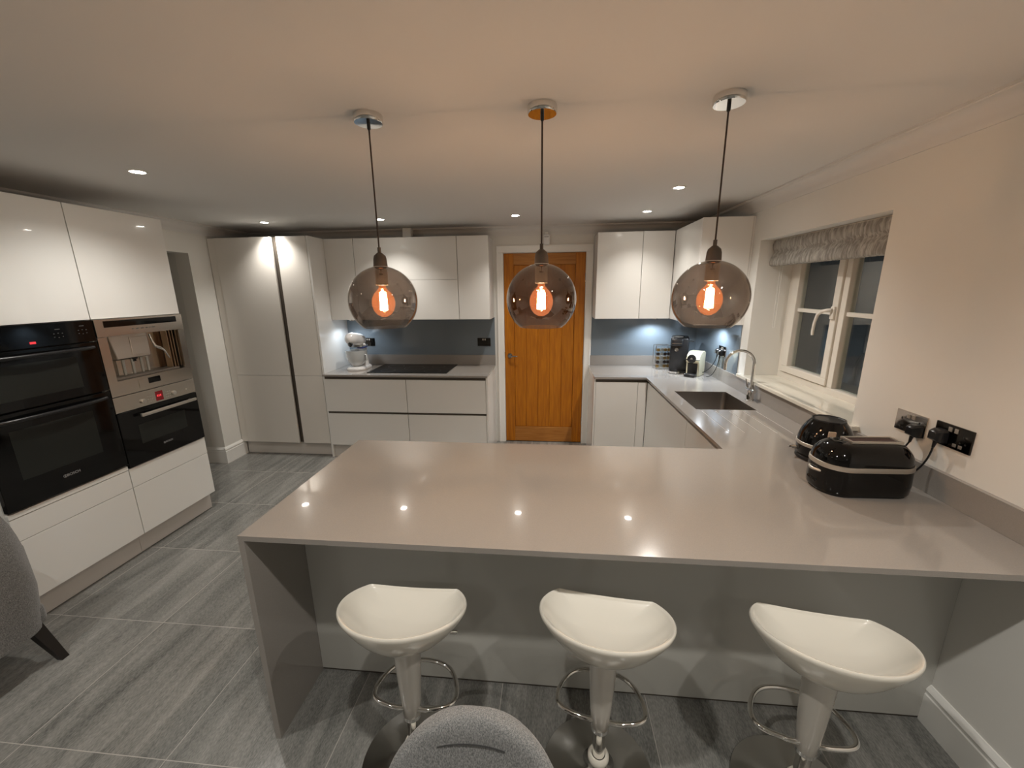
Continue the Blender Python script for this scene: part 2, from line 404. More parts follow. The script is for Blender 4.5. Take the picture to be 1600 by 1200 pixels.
def cornice(p0, p1, side):
    """cove moulding run along a wall; side = unit vector from wall into the room"""
    p0 = Vector((*p0, 0)); p1 = Vector((*p1, 0)); sd = Vector((*side, 0))
    prof = [(0, H-0.088), (0.008, H-0.088), (0.010, H-0.080)]
    for k in range(9):
        a = PI/2*k/8
        prof.append((0.072 - 0.060*math.cos(a), H-0.076+0.062*math.sin(a)))
    prof += [(0.074, H-0.010), (0.080, H-0.010), (0.080, H), (0, H)]
    return [[p0 + sd*u + Vector((0, 0, z)) for u, z in prof], [p1 + sd*u + Vector((0, 0, z)) for u, z in prof]]
for i, (a, c, sd) in enumerate([((XLW, YB), (XR, YB), (0, -1)), ((XR, YR), (XR, YB), (-1, 0)), ((XLW, YR), (XLW, YB), (1, 0))]):
    b = B(); b.rings(cornice(a, c, sd), cap0=True, cap1=True)
    struct('trim_%d' % (i+1), b, CEIL, 40)

def skirting(name, p0, p1, side, h=0.174, t=0.018):
    p0 = Vector((*p0, 0)); p1 = Vector((*p1, 0)); sd = Vector((*side, 0))
    prof = [(0, 0), (t, 0), (t, h-0.045), (t-0.003, h-0.040), (t-0.003, h-0.030), (t-0.001, h-0.024), (t-0.006, h-0.010), (t-0.011, h-0.004), (t-0.013, h), (0, h)]
    b = B(); b.rings([[p0 + sd*u + Vector((0, 0, z)) for u, z in prof], [p1 + sd*u + Vector((0, 0, z)) for u, z in prof]], cap0=True, cap1=True)
    return struct(name, b, TRIM, 30)
skirting('baseboard_right', (XR, YR), (XR, 1.434), (-1, 0))
skirting('baseboard_left', (XLW, HY1-0.018), (XLW, 3.865), (1, 0))
skirting('baseboard_hall', (-5.06, HY1), (XLW, HY1), (0, -1))
skirting('baseboard_front', (XLW, YR), (XR, YR), (0, 1))
skirting('baseboard_left_rear', (XLW, YR), (XLW, 1.5), (1, 0))

# window
wn = thing('window_1', 'x', 'window', (1.80, (WY0+WY1)/2, WZ0)); del wn['label']; del wn['category']; wn['kind'] = 'structure'
FX0, FX1 = 1.795, 1.855
b = B()
ylo, yhi, zlo, zhi = WY0+0.002, WY1+0.0, 1.050, WZ1-0.001
frame_x(b, FX0, FX1, ylo, yhi, zlo, zhi, 0.05, 0.05, 0.05, 0.05, 0.003)
b.box(FX0, FX1, 2.662, 2.708, zlo+0.05, zhi-0.05, 0.003)
obj('window_frame', b, UPVC, wn)
b = B(); y0, y1, z0, z1 = 2.712, 3.228, 1.105, 2.022; t = 0.052
cx0, cx1 = FX0-0.012, FX1-0.01
frame_x(b, cx0, cx1, y0, y1, z0, z1, t, 0.075, 0.048, t, 0.004)
cas = obj('casement', b, UPVC, wn)
obj('pane', B().box(1.815, 1.822, y0+t-0.01, y1-0.065, z0+0.04, z1-t+0.01), PANE, cas)
obj('glazing_bar', B().box(1.803, 1.834, y0+t-0.01, y1-0.065, 1.560, 1.586, 0.003), UPVC, cas)
obj('pane', B().box(1.822, 1.829, 2.14, 2.67, 1.09, 2.04), PANE, wn)
obj('glazing_bar', B().box(1.808, 1.842, 2.148, 2.664, 1.558, 1.584, 0.003), UPVC, wn)
b = B(); b.box(1.768, 1.785, 2.718, 2.752, 1.535, 1.615, 0.005)
b.tube([(1.765, 2.735, 1.592), (1.745, 2.745, 1.590), (1.738, 2.775, 1.585), (1.735, 2.812, 1.560), (1.735, 2.830, 1.510), (1.735, 2.835, 1.450), (1.735, 2.832, 1.425)],
       [0.012, 0.012, 0.011, 0.010, 0.009, 0.009, 0.008], 12)
obj('window_handle', b, UPVC, wn, 50)
# window board
b = B(); b.box(1.512, XR+0.001, 2.045, 3.345, 1.031, 1.056, 0.004); b.box(XR-0.01, 1.80, WY0+0.001, WY1-0.001, 1.031, 1.056, 0.003)
struct('trim_4', b, SILLM)

# door with its lining and architrave
dr = thing('door_1', 'x', 'door', (-0.07, YB, 0)); del dr['label']; del dr['category']; dr['kind'] = 'structure'
LX0, LX1, LZ = -0.503, 0.361, 2.111
b = B()
b.box(DX0, LX0-0.003, YB-0.004, YB+0.14, 0, LZ+0.003); b.box(LX1+0.003, DX1, YB-0.004, YB+0.14, 0, LZ+0.003); b.box(DX0, DX1, YB-0.004, YB+0.14, LZ+0.003, DZ)
obj('door_lining', b, TRIM, dr)
def arch(x0, x1, z1):
    b = B()
    for (a, c) in ((x0, x0+0.070), (x1-0.070, x1)):
        b.box(a, c, YB-0.018, YB, 0, z1-0.072, 0.003)
    b.box(x0, x1, YB-0.018, YB, z1-0.072, z1, 0.004)
    b.box(x0+0.006, x0+0.020, YB-0.023, YB-0.016, 0, z1-0.020, 0.002); b.box(x1-0.020, x1-0.006, YB-0.023, YB-0.016, 0, z1-0.020, 0.002)
    b.box(x0+0.006, x1-0.006, YB-0.023, YB-0.016, z1-0.020, z1-0.006, 0.003)
    return b
obj('architrave', arch(-0.582, 0.440, 2.192), TRIM, dr)
# leaf: stiles, rails and five tongued boards
yf = YB+0.006
leafb = B()
leafb.box(LX0, LX0+0.105, yf, yf+0.040, 0.008, LZ, 0.002); leafb.box(LX1-0.105, LX1, yf, yf+0.040, 0.008, LZ, 0.002)
leaf = obj('door_leaf', leafb, OAK, dr)
b = B(); b.box(LX0+0.105, LX1-0.105, yf+0.0008, yf+0.040, 0.008, 0.182, 0.002)
obj('bottom_rail', b, OAKH, leaf)
b = B(); b.box(LX0+0.105, LX1-0.105, yf+0.0008, yf+0.040, 1.994, LZ, 0.002)
obj('top_rail', b, OAKH, leaf)
b = B(); n = 5; x0 = LX0+0.106; wd = (LX1-LX0-0.212)/n
for k in range(n):
    b.box(x0+k*wd+0.003, x0+(k+1)*wd-0.003, yf+0.009, yf+0.030, 0.186, 1.990, 0.003)
b.box(x0, x0+n*wd, yf+0.016, yf+0.030, 0.18, 1.995)
obj('boards', b, OAK, leaf)
b = B(); b.lathe([(0.0, -0.0), (0.027, 0.0), (0.027, -0.008), (0.010, -0.010), (0.009, -0.045), (0.0, -0.045)], (-0.447, yf, 1.020), 24, 'y')
b.tube([(-0.447, yf-0.040, 1.020), (-0.430, yf-0.046, 1.020), (-0.36, yf-0.046, 1.016)], 0.008, 10)
obj('door_handle', b, DCHROME, leaf, 40)
for z in (0.22, 0.93, 1.80):
    obj('hinge', B().box(LX1-0.004, LX1+0.008, yf-0.006, yf+0.002, z, z+0.10, 0.002), DCHROME, dr)
obj('latch_plate', B().box(LX0-0.008, LX0+0.001, yf-0.004, yf+0.01, 0.99, 1.06, 0.001), BLACKM, dr)
struct('wall_behind_door', B().box(-1.0, 1.0, YB+0.142, YB+0.16, 0, H), HALLP)

# ------------------------------------------------------------------ worktop with upstands and waterfall end
WT0, WT1 = 0.900, 0.920
YWF = 3.770; XW = 0.904; YPF, YPB, XPL = 1.131, 2.042, -1.079
wt = thing('worktop', 'U-shaped taupe quartz worktop with breakfast bar, sink cut-out and drainer grooves', 'worktop', (0.4, 2.6, 0))
SX0, SX1, SY0, SY1 = 1.012, 1.412, 2.755, 3.258
gx = [1.040, 1.130, 1.220, 1.310, 1.396]
xs = sorted({XPL, XW, 0.4227, XR, SX0, SX1} | {g-0.0032 for g in gx} | {g+0.0032 for g in gx})
ys = sorted({YPF, YPB, YWF, YB, SY0, SY1, 2.300, 2.735})
def top(x, y):
    if SX0 < x < SX1 and SY0 < y < SY1: return None
    if 2.300 < y < 2.735 and any(abs(x-g) < 0.0032 for g in gx): return WT1-0.003
    if y < YPB: return WT1
    if x > XW: return WT1
    if y > YWF and x > 0.4227: return WT1
    return None
obj('slab', B().cells(xs, ys, WT0, top), QUARTZ, wt)
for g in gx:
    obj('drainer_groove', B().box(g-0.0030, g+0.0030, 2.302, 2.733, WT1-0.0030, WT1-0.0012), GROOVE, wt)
obj('waterfall_end', B().box(XPL, XPL+0.022, YPF, YPB, 0, WT0), QUARTZ, wt)
b = B(); b.box(0.4227, XR, YB-0.020, YB, WT1, 1.029, 0.0015)
obj('upstand', b, QUARTZ, wt)
b = B(); b.box(XR-0.020, XR, YPF, YB-0.020, WT1, 1.029, 0.0015)
obj('upstand', b, QUARTZ, wt)
wt2 = thing('worktop', 'short taupe quartz worktop holding the black induction hob left of the oak door', 'worktop', (-1.46, 4.08, WT0))
obj('slab', B().box(-2.312, -0.610, YWF, YB, WT0, WT1, 0.0012), QUARTZ, wt2)
obj('upstand', B().box(-2.312, -0.610, YB-0.020, YB, WT1, 1.029, 0.0015), QUARTZ, wt2)

# glass splashbacks
ZC, ZT, YC = 1.446, 2.2615, 4.077
tag(obj('glass_splashback', B().box(-2.312, -0.612, YB-0.008, YB, 1.030, ZC), SPLASH), 'blue-grey glass splashback behind the hob and stand mixer', 'splashback')
tag(obj('glass_splashback', B().box(0.4427, XR-0.009, YB-0.008, YB, 1.030, ZC), SPLASH), 'blue-grey glass splashback on the back wall right of the oak door', 'splashback')
tag(obj('glass_splashback', B().box(XR-0.008, XR, 3.400, YB, 1.030, ZC), SPLASH), 'blue-grey glass splashback on the window wall behind the coffee machines', 'splashback')

# ------------------------------------------------------------------ base cabinets, left of door
YF = 3.790
def handle_void(): pass
def base_unit(x0, x1, label, frame_y=YF, drawers=True):
    t = thing('drawer_cabinet', label, 'cabinet', ((x0+x1)/2, (YF+YB)/2, 0), group=None)
    obj('carcass', B().box(x0, x1, YF+0.045, YB-0.002, 0.150, WT0-0.001), CARC, t)
    b = B(); b.box(x0, x1, YF+0.018, YF+0.044, 0.862, WT0-0.001); b.box(x0, x1, YF+0.018, YF+0.044, 0.494, 0.530)
    obj('handle_channel', b, DARKCH, t)
    g = 0.0015
    obj('drawer', B().box(x0+g, x1-g, YF, YF+0.019, 0.524, 0.868, 0.0015), GREY, t)
    obj('drawer', B().box(x0+g, x1-g, YF, YF+0.019, 0.152, 0.500, 0.0015), GREY, t)
    obj('plinth', B().box(x0, x1, YF+0.05, YF+0.066, 0, 0.149), PLINTH, t)
    return t
base_unit(-2.312, -1.448, 'light grey gloss two-drawer cabinet under the hob beside the tall cupboards')
base_unit(-1.446, -0.632, 'light grey gloss two-drawer cabinet under the hob next to the oak door')
tag(obj('end_panel', B().box(-0.630, -0.612, YF-0.004, YB-0.002, 0, WT0-0.001, 0.001), GREY), 'white upright end panel closing the hob drawers beside the oak door', 'panel')

# hob
hb = thing('induction_hob', 'black glass induction hob set flat in the short worktop', 'hob', (-1.46, 4.1, WT1))
obj('glass', B().box(-1.885, -1.042, 3.868, 4.355, WT1+0.0003, WT1+0.005, 0.0015), mat('hob_ceramic_glass', (0.006, 0.0055, 0.005), 0.22, spec=0.12), hb)
b = B()
for cx, cy, r in ((-1.70, 4.22, 0.085), (-1.70, 3.98, 0.070), (-1.46, 4.12, 0.105), (-1.22, 4.22, 0.070), (-1.22, 3.98, 0.085)):
    b.lathe([(r, 0), (r+0.0015, 0), (r+0.0015, 0.0002), (r, 0.0002)], (cx, cy, WT1+0.0051), 48)
obj('cooking_zone_rings', b, MARK, hb)

# ------------------------------------------------------------------ tall cupboards on the left of the back run
YT = 3.816; XT0, XT1 = -3.360, -2.314
t = thing('tall_cupboard', 'tall light grey handleless cupboard beside the pier left of the hob', 'cupboard', (-2.84, 4.1, 0))
obj('carcass', B().box(XT0, XT1-0.020, YT+0.045, YB-0.002, 0.151, ZT-0.002), CARC, t)
obj('filler_strip', B().box(XT0, -3.284, YT+0.004, YT+0.022, 0.152, ZT-0.002, 0.001), SATIN, t)
for z0, z1 in ((0.152, 0.8955), (0.8985, ZT)):
    obj('door', B().box(-3.281, -2.690, YT, YT+0.020, z0, z1, 0.0015), SATIN, t)
    obj('door', B().box(-2.640, -2.338, YT, YT+0.020, z0, z1, 0.0015), SATIN, t)
obj('handle_channel', B().box(-2.700, -2.630, YT+0.030, YT+0.044, 0.152, ZT-0.001), DARKCH, t)
obj('end_panel', B().box(-2.334, -2.3125, YT-0.001, YB-0.002, 0, ZT+0.001, 0.001), GREY, t)
obj('plinth', B().box(XT0+0.02, -2.336, YT+0.050, YT+0.066, 0.004, 0.150), PLINTH, t)

# ------------------------------------------------------------------ wall cupboards
def wall_cup(name, label, x0, x1, splits_z, y0=YC, y1=YB-0.002, doorm=GREY):
    t = thing(name, label, 'wall cupboard', ((x0+x1)/2, (y0+y1)/2, ZC))
    obj('carcass', B().box(x0, x1, y0+0.020, y1, ZC, ZT-0.001, 0.001), CARC, t)
    zs = [ZC] + splits_z + [ZT]
    for a, c in zip(zs[:-1], zs[1:]):
        obj('door', B().box(x0+0.0015, x1-0.0015, y0, y0+0.019, a+0.0012, c-0.0012, 0.0012), doorm, t)
    return t
wall_cup('wall_cupboard', 'narrow pale wall cupboard above the stand mixer beside the tall cupboards', -2.311, -2.002, [])
wall_cup('wall_cupboard', 'wide pale two-flap wall cupboard above the hob', -2.000, -0.934, [1.848])
wall_cup('wall_cupboard', 'pale wall cupboard right of the hob flaps, next to the oak door', -0.932, -0.617, [])
wall_cup('wall_cupboard', 'pale wall cupboard just right of the oak door', 0.441, 0.864, [])
wall_cup('wall_cupboard', 'pale wall cupboard in the corner above the capsule rack', 0.866, 1.157, [])
t = thing('wall_cupboard', 'pale wall cupboard on the window wall with a broad end panel facing the room', 'wall cupboard', (1.35, 3.74, ZC))
obj('carcass', B().box(1.180, XR-0.002, 3.408, YC+0.3, ZC, ZT-0.001), CARC, t)
obj('door', B().box(1.1595, 1.1785, 3.408, YC-0.001, ZC, ZT, 0.0012), GREY, t)
obj('end_panel', B().box(1.1595, 1.528, 3.387, 3.406, ZC-0.004, ZT+0.002, 0.0012), GREY, t)
obj('scribe_strip', B().box(1.530, XR-0.001, 3.389, 3.406, ZC-0.004, ZT+0.002), GREY, t)

# vent duct above hob cupboard, motion sensor above door
tag(obj('vent_duct', B().box(-1.537, -1.442, 4.24, YB-0.081, ZT+0.001, H-0.001, 0.012), TRIM), 'small white duct boxed between the hob cupboards and ceiling', 'duct')
ms = thing('motion_sensor', 'small white motion sensor above the oak door', 'sensor', (-0.050, YB-0.03, 2.20))
b = B(); b.box(-0.082, -0.018, YB-0.060, YB-0.024, 2.185, 2.290, 0.012, 3)
obj('body', b, WPLAS, ms, 40)
obj('bracket', B().box(-0.065, -0.035, YB-0.088, YB-0.02, 2.288, 2.306, 0.002), TRIM, ms)
obj('lens', B().box(-0.072, -0.028, YB-0.062, YB-0.058, 2.258, 2.266, 0.002), DCHROME, ms)

# ------------------------------------------------------------------ right-hand base units
t = thing('base_cabinet', 'light grey handleless cupboard under the worktop beside the oak door', 'cabinet', (0.63, 4.08, 0))
obj('carcass', B().box(0.440, 0.880, YF+0.045, YB-0.002, 0.150, WT0-0.001), CARC, t)
obj('handle_channel', B().box(0.440, XW+0.045, YF+0.018, YF+0.044, 0.860, WT0-0.001), DARKCH, t)
obj('door', B().box(0.4415, 0.836, YF, YF+0.019, 0.152, 0.866, 0.0015), GREY, t)
obj('filler_strip', B().box(0.839, XW+0.018, YF+0.002, YF+0.018, 0.152, 0.866, 0.001), GREY, t)
obj('plinth', B().box(0.440, XW+0.05, YF+0.05, YF+0.066, 0, 0.149), PLINTH, t)
obj('end_panel', B().box(0.4235, 0.4395, YF-0.002, YB-0.002, 0, WT0-0.001, 0.001), GREY, t)
XF = XW + 0.020
def side_unit(label, y0, y1):
    t = thing('base_cabinet', label, 'cabinet', (1.2, (y0+y1)/2, 0))
    if y0 < 3.3 and y1 > 2.7:
        b = B(); b.box(XF+0.045, 0.985, y0, y1, 0.15, WT0-0.001); b.box(XF+0.045, XR-0.002, y0, y1, 0.15, 0.66)
        obj('carcass', b, CARC, t)
    else: obj('carcass', B().box(XF+0.045, XR-0.002, y0, y1, 0.150, WT0-0.001), CARC, t)
    obj('handle_channel', B().box(XF+0.018, XF+0.044, y0, y1, 0.860, WT0-0.001), DARKCH, t)
    obj('door', B().box(XF, XF+0.019, y0+0.0015, y1-0.0015, 0.152, 0.866, 0.0015), GREY, t)
    obj('plinth', B().box(XF+0.05, XF+0.066, y0, y1, 0, 0.149), PLINTH, t)
side_unit('light grey handleless cupboard below the sink, farther of the two along the window wall', 2.662, 3.786)
side_unit('light grey handleless cupboard along the window wall where it joins the breakfast bar', 2.045, 2.660)
# breakfast bar body
YP = 1.4336
t = thing('breakfast_bar_cabinets', 'light grey gloss cabinet back under the breakfast bar behind the stools', 'cabinet', (0.2, 1.73, 0))
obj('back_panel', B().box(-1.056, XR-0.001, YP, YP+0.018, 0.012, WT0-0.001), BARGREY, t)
obj('carcass', B().box(-1.055, XR-0.002, YP+0.019, YPB-0.022, 0.150, WT0-0.001), CARC, t)
for k in range(3):
    x0 = -1.054 + k*0.650
    obj('door', B().box(x0+0.0015, x0+0.6485, YPB-0.040, YPB-0.021, 0.152, 0.866, 0.0015), GREY, t)
obj('plinth', B().box(-1.055, XW, YPB-0.09, YPB-0.074, 0, 0.149), PLINTH, t)
obj('shadow_gap_strip', B().box(-1.056, XR-0.02, YP+0.004, YP+0.016, 0, 0.011), DARKCH, t)

# ------------------------------------------------------------------ sink and tap
sk = thing('sink', 'square undermounted steel sink in the worktop by the window', 'sink', (1.21, 3.0, 0.7))
def rrect(x0, x1, y0, y1, r, z, n=6):
    pts = []
    for cx, cy, a0 in ((x1-r, y1-r, 0), (x0+r, y1-r, PI/2), (x0+r, y0+r, PI), (x1-r, y0+r, 3*PI/2)):
        for k in range(n+1):
            a = a0 + PI/2*k/n; pts.append((cx+r*math.cos(a), cy+r*math.sin(a), z))
    return pts
e = 0.001
b = B(); b.rings([rrect(SX0+e, SX1-e, SY0+e, SY1-e, 0.030, WT1-0.003), rrect(SX0+e, SX1-e, SY0+e, SY1-e, 0.030, WT0-0.002), rrect(SX0+0.004, SX1-0.004, SY0+0.004, SY1-0.004, 0.035, 0.74), rrect(SX0+0.012, SX1-0.012, SY0+0.012, SY1-0.012, 0.04, 0.722),
                    rrect(SX0+0.03, SX1-0.03, SY0+0.03, SY1-0.03, 0.05, 0.715)], cap1=True)
obj('bowl', b, DSTEEL, sk, 50)
b = B(); b.lathe([(0.042, 0.004), (0.045, 0.001), (0.045, 0.0)], (1.30, 3.0, 0.7152), 28); b.lathe([(0.030, 0.003), (0.0, 0.002)], (1.30, 3.0, 0.7155), 28)
obj('waste', b, CHROME, sk, 40)
b = B(); b.box(SX1-0.008, SX1-0.0045, 2.86, 2.90, 0.862, 0.868); b.box(SX1-0.008, SX1-0.0045, 2.86, 2.90, 0.850, 0.856)
obj('overflow', b, CHROME, sk)

tp = thing('kitchen_tap', 'chrome swan-neck mixer tap standing behind the sink', 'tap', (1.478, 3.005, WT1))
b = B(); b.lathe([(0.029, 0), (0.029, 0.004), (0.024, 0.008), (0.023, 0.060), (0.020, 0.075), (0.014, 0.085), (0.0, 0.085)], (1.478, 3.005, WT1), 28, cap0=True)
obj('body', b, CHROME, tp, 40)
R_ = 0.100; cz = 1.193; cxx = 1.478-R_
pts = [(1.478, 3.005, 1.00), (1.478, 3.005, 1.08), (1.478, 3.005, 1.15)] + [(cxx+R_*math.cos(a), 3.005, cz+R_*math.sin(a)) for a in [PI*k/18 for k in range(0, 18)]] + [(cxx-R_, 3.005, 1.193), (cxx-R_+0.001, 3.005, 1.150)]
obj('spout', B().tube(pts, 0.0105, 14), CHROME, tp, 60)
b = B(); b.cyl((1.478, 2.945, 1.00), (1.478, 3.065, 1.00), 0.0135, seg=18)
obj('valve_bar', b, CHROME, tp, 40)
for s in (-1, 1):
    b = B(); b.cyl((1.478, 3.005+s*0.052, 1.000), (1.462, 3.005+s*0.056, 1.075), 0.0065, 0.005, 12)
    obj('lever', b, CHROME, tp, 40)

# ------------------------------------------------------------------ blind
bl = thing('roman_blind', 'gathered grey roman blind drawn up at the top of the window', 'blind', (1.68, 2.69, 1.88))
b = B(); y0, y1 = WY0+0.014, WY1-0.012
prof = [(1.700, 2.070), (1.640, 2.070), (1.632, 2.040), (1.636, 2.010), (1.650, 1.988), (1.640, 1.975), (1.626, 1.950), (1.618, 1.915), (1.622, 1.894), (1.640, 1.886), (1.656, 1.890), (1.664, 1.930), (1.690, 2.0)]
n = 80; rr = []
for i in range(n+1):
    yy = y0 + (y1-y0)*i/n
    ring = []
    for k, (x, z) in enumerate(prof):
        wob = 0.0028*math.sin(yy*95+1.3*math.sin(yy*31+k*0.35)) + 0.002*math.sin(yy*211+k*0.5)
        if k in (0, 1, 11, 12): wob = 0
        ring.append((x + wob, yy, z + wob*0.3))
    rr.append(ring)
b.rings(rr, cap0=True, cap1=True)
obj('folded_fabric', b, BLINDM, bl, 70)
obj('headrail', B().box(1.645, 1.700, y0, y1, 2.058, 2.0755, 0.002), UPVC, bl)
pts = [(1.690, 3.245, 2.05), (1.690, 3.245, 1.46), (1.692, 3.240, 1.435), (1.697, 3.232, 1.435), (1.698, 3.228, 1.46), (1.698, 3.228, 2.05)]
obj('cord', B().tube(pts, 0.0018, 6), TRIM, bl)

# ------------------------------------------------------------------ oven housings on the left
ZLT, ZLM, ZLB = 2.250, 1.597, 0.148
YE, YS, YN = 2.755, 2.163, 1.565
def housing(label, y0, y1, last, zov, zsplit, trim):
    t = thing('oven_housing_cabinet', label, 'cabinet', (-3.05, (y0+y1)/2, 0))
    b = B(); xb = XLW+0.003; xc = XL-0.020
    b.box(xb, xc, y0, y0+0.016, 0.150, ZLT-0.001); b.box(xb, xc, y1-0.016, y1-0.0005, 0.150, ZLT-0.001)
    b.box(xb, xb+0.02, y0+0.016, y1-0.016, 0.150, ZLT-0.001)
    b.box(xb+0.02, xc, y0+0.016, y1-0.016, 0.150, zov-0.015); b.box(xb+0.02, xc, y0+0.016, y1-0.016, ZLM+0.003, ZLT-0.001)
    obj('carcass', b, WHITE, t)
    g = 0.0015
    obj('door', B().box(XL-0.019, XL, y0+g, y1-g, ZLM, ZLT, 0.0012), WHITE, t)
    if trim: obj('filler_strip', B().box(XL-0.019, XL+0.002, y0+g, y1-g, zov-0.030, zov-0.004, 0.0012), WHITE, t)
    ztop = zov-0.033 if trim else zov-0.003
    obj('drawer', B().box(XL-0.019, XL, y0+g, y1-g, zsplit+g, ztop, 0.0012), WHITE, t)
    obj('drawer', B().box(XL-0.019, XL, y0+g, y1-g, ZLB+0.002, zsplit-g, 0.0012), WHITE, t)
    obj('plinth', B().box(XL-0.075, XL-0.055, y0, y1-(0.018 if last else 0), 0.004, 0.149), PLINTH, t)
    if last: obj('plinth_return', B().box(xb, XL-0.055, y1-0.018, y1-0.001, 0.004, 0.149), PLINTH, t)
    return t
housing('white gloss housing cabinet around the black double oven', YN, YS, False, 0.650, 0.490, True)
housing('white gloss housing cabinet around the coffee machine and compact oven', YS+0.002, YE, True, 0.624, 0.490, False)
GL, FUP = (0, -1, 0), (0, 0, 1)      # text on faces that look towards +x reads from -... set below
def fm(y, z, x): return face_mat((x, y, z), (0, 1, 0), (0, 0, 1))
# double oven
XO = XL+0.010
ov = thing('double_oven', 'black glass built-in double oven left of the steel coffee machine', 'oven', (XL-0.27, (YN+YS)/2, 0.65))
oy0, oy1 = YN+0.003, YS-0.002
obj('body', B().box(XL-0.52, XL-0.021, YN+0.02, YS-0.02, 0.655, 1.590), BLACKM, ov)
cp = obj('control_panel', B().box(XL-0.020, XO, oy0, oy1, 1.470, 1.594, 0.002), BLACKGL, ov)
obj('clock_display', B().box(XO-0.001, XO+0.0006, 1.846, 1.872, 1.490, 1.502), RED, cp)
b = B()
for yy, zz in [(1.66, 1.53), (1.98, 1.545), (2.10, 1.553)]:
    b = B(); b.box(XO-0.001, XO+0.0006, yy-0.012, yy+0.012, zz+0.010, zz+0.014)
    for dy, dz in ((-0.02, -0.012), (0, -0.010), (0.02, -0.012), (-0.02, -0.03), (0.0, -0.034), (0.02, -0.03)):
        b.box(XO-0.001, XO+0.0005, yy+dy-0.003, yy+dy+0.003, zz+dz-0.002, zz+dz+0.002)
    obj('printed_symbols', b, MARK, cp)
def oven_door(z0, z1, wz0, wz1, wy0, wy1, hz, bowed=True):
    d = obj('door', B().box(XL-0.018, XO, oy0, oy1, z0, z1, 0.003), BLACKGL, ov)
    obj('window', B().box(XO-0.001, XO+0.0008, wy0, wy1, wz0, wz1), OVENWIN, d)
    pts = []
    for k in range(13):
        tt = k/12; yy = oy0+0.03+(oy1-oy0-0.06)*tt
        pts.append((XO+0.006+0.034*math.sin(PI*tt)**0.5, yy, hz))
    obj('handle', B().tube(pts, 0.010, 12), BLACK, d, 60)
    return d
oven_door(1.162, 1.466, 1.215, 1.395, 1.66, 2.035, 1.435)
d = oven_door(0.656, 1.156, 0.800, 1.065, 1.66, 2.045, 1.120)
b = B(); b.lathe([(0.009, 0), (0.0072, 0), (0.0072, 0.0012), (0.009, 0.0012)], (XO+0.0002, 1.832, 0.741), 20, 'x')
b.box(XO, XO+0.0012, 1.829, 1.835, 0.7355, 0.7465)
obj('round_emblem', b, LOGO, d)
text_obj('maker_lettering', 'BOSCH', 0.0205, LOGO, fm(1.874, 0.741, XO+0.0007), d, bold=0.0004)

# compact oven
co = thing('compact_oven', 'compact black glass oven with steel control strip below the coffee machine', 'oven', (XL-0.25, (YS+YE)/2, 0.626))
cy0, cy1 = YS+0.004, YE-0.002
obj('body', B().box(XL-0.50, XL-0.021, cy0+0.02, cy1-0.02, 0.640, 1.095), BLACKM, co)
cp = obj('control_panel', B().box(XL-0.020, XL+0.008, cy0, cy1, 1.000, 1.103, 0.002), STEEL, co)
obj('display', B().box(XL+0.007, XL+0.0088, 2.438, 2.492, 1.012, 1.078), REDBG, cp)
b = B()
for k, yy in enumerate((2.452, 2.463, 2.474)): 
    b.box(XL+0.0086, XL+0.0094, yy-0.0035, yy+0.0035, 1.040, 1.054)
obj('digits', b, RED, cp)
for yy in (2.346, 2.574):
    obj('knob', B().lathe([(0.0155, 0), (0.0155, 0.010), (0.013, 0.012), (0, 0.012)], (XL+0.008, yy, 1.036), 24, 'x'), SATINM, cp, 40)
b = B()
for yy in (2.385, 2.400, 2.415, 2.515, 2.530, 2.545):
    for zz in (1.022, 1.040, 1.058): b.box(XL+0.0078, XL+0.0086, yy-0.0035, yy+0.0035, zz-0.0025, zz+0.0025)
b.lathe([(0.006, 0), (0.006, 0.0012), (0, 0.0012)], (XL+0.008, 2.676, 1.040), 14, 'x')
obj('printed_symbols', b, SATINM, cp)
d = obj('door', B().box(XL-0.018, XL+0.009, cy0, cy1, 0.628, 0.997, 0.003), BLACKGL, co)
obj('window', B().box(XL+0.008, XL+0.0098, 2.280, 2.626, 0.757, 0.890, 0.0006), OVENWIN, d)
b = B(); b.box(XL+0.032, XL+0.046, 2.288, 2.712, 0.943, 0.965, 0.005)
b.box(XL+0.008, XL+0.034, 2.31, 2.325, 0.948, 0.960); b.box(XL+0.008, XL+0.034, 2.675, 2.690, 0.948, 0.960)
obj('handle', b, SATINM, d, 40)
b = B(); b.lathe([(0.0075, 0), (0.006, 0), (0.006, 0.0012), (0.0075, 0.0012)], (XL+0.0092, 2.428, 0.709), 20, 'x'); b.box(XL+0.009, XL+0.0104, 2.4255, 2.4305, 0.7045, 0.7135)
obj('round_emblem', b, LOGO, d)
text_obj('maker_lettering', 'BOSCH', 0.0165, LOGO, fm(2.464, 0.709, XL+0.0097), d, bold=0.0003)

# built-in coffee machine
cm = thing('built_in_coffee_machine', 'brushed steel built-in coffee machine above the compact oven', 'coffee machine', (XL-0.2, (YS+YE)/2, 1.108))
ny0, ny1, nz0, nz1 = 2.220, 2.706, 1.200, 1.484
b = B(); XM = XL+0.010
b.box(XL-0.020, XM, cy0, ny0, 1.108, nz1); b.box(XL-0.020, XM, ny1, cy1, 1.108, nz1); b.box(XL-0.020, XM, ny0, ny1, 1.108, nz0)
b.box(XL-0.020, XM+0.003, cy0, cy1, nz1+0.002, 1.594, 0.0015)
obj('fascia', b, STEEL, cm)
dpt = 0.115
b = B(); xb = XM-dpt
b.box(xb-0.01, xb, ny0-0.01, ny1+0.01, nz0-0.01, nz1+0.01); b.box(xb, XL-0.021, ny0-0.010, ny0, nz0-0.01, nz1+0.01); b.box(xb, XL-0.021, ny1, ny1+0.010, nz0-0.01, nz1+0.01)
b.box(xb, XL-0.021, ny0, ny1, nz1, nz1+0.010); b.box(xb, XL-0.021, ny0, ny1, nz0-0.010, nz0)
obj('niche', b, STEEL, cm)
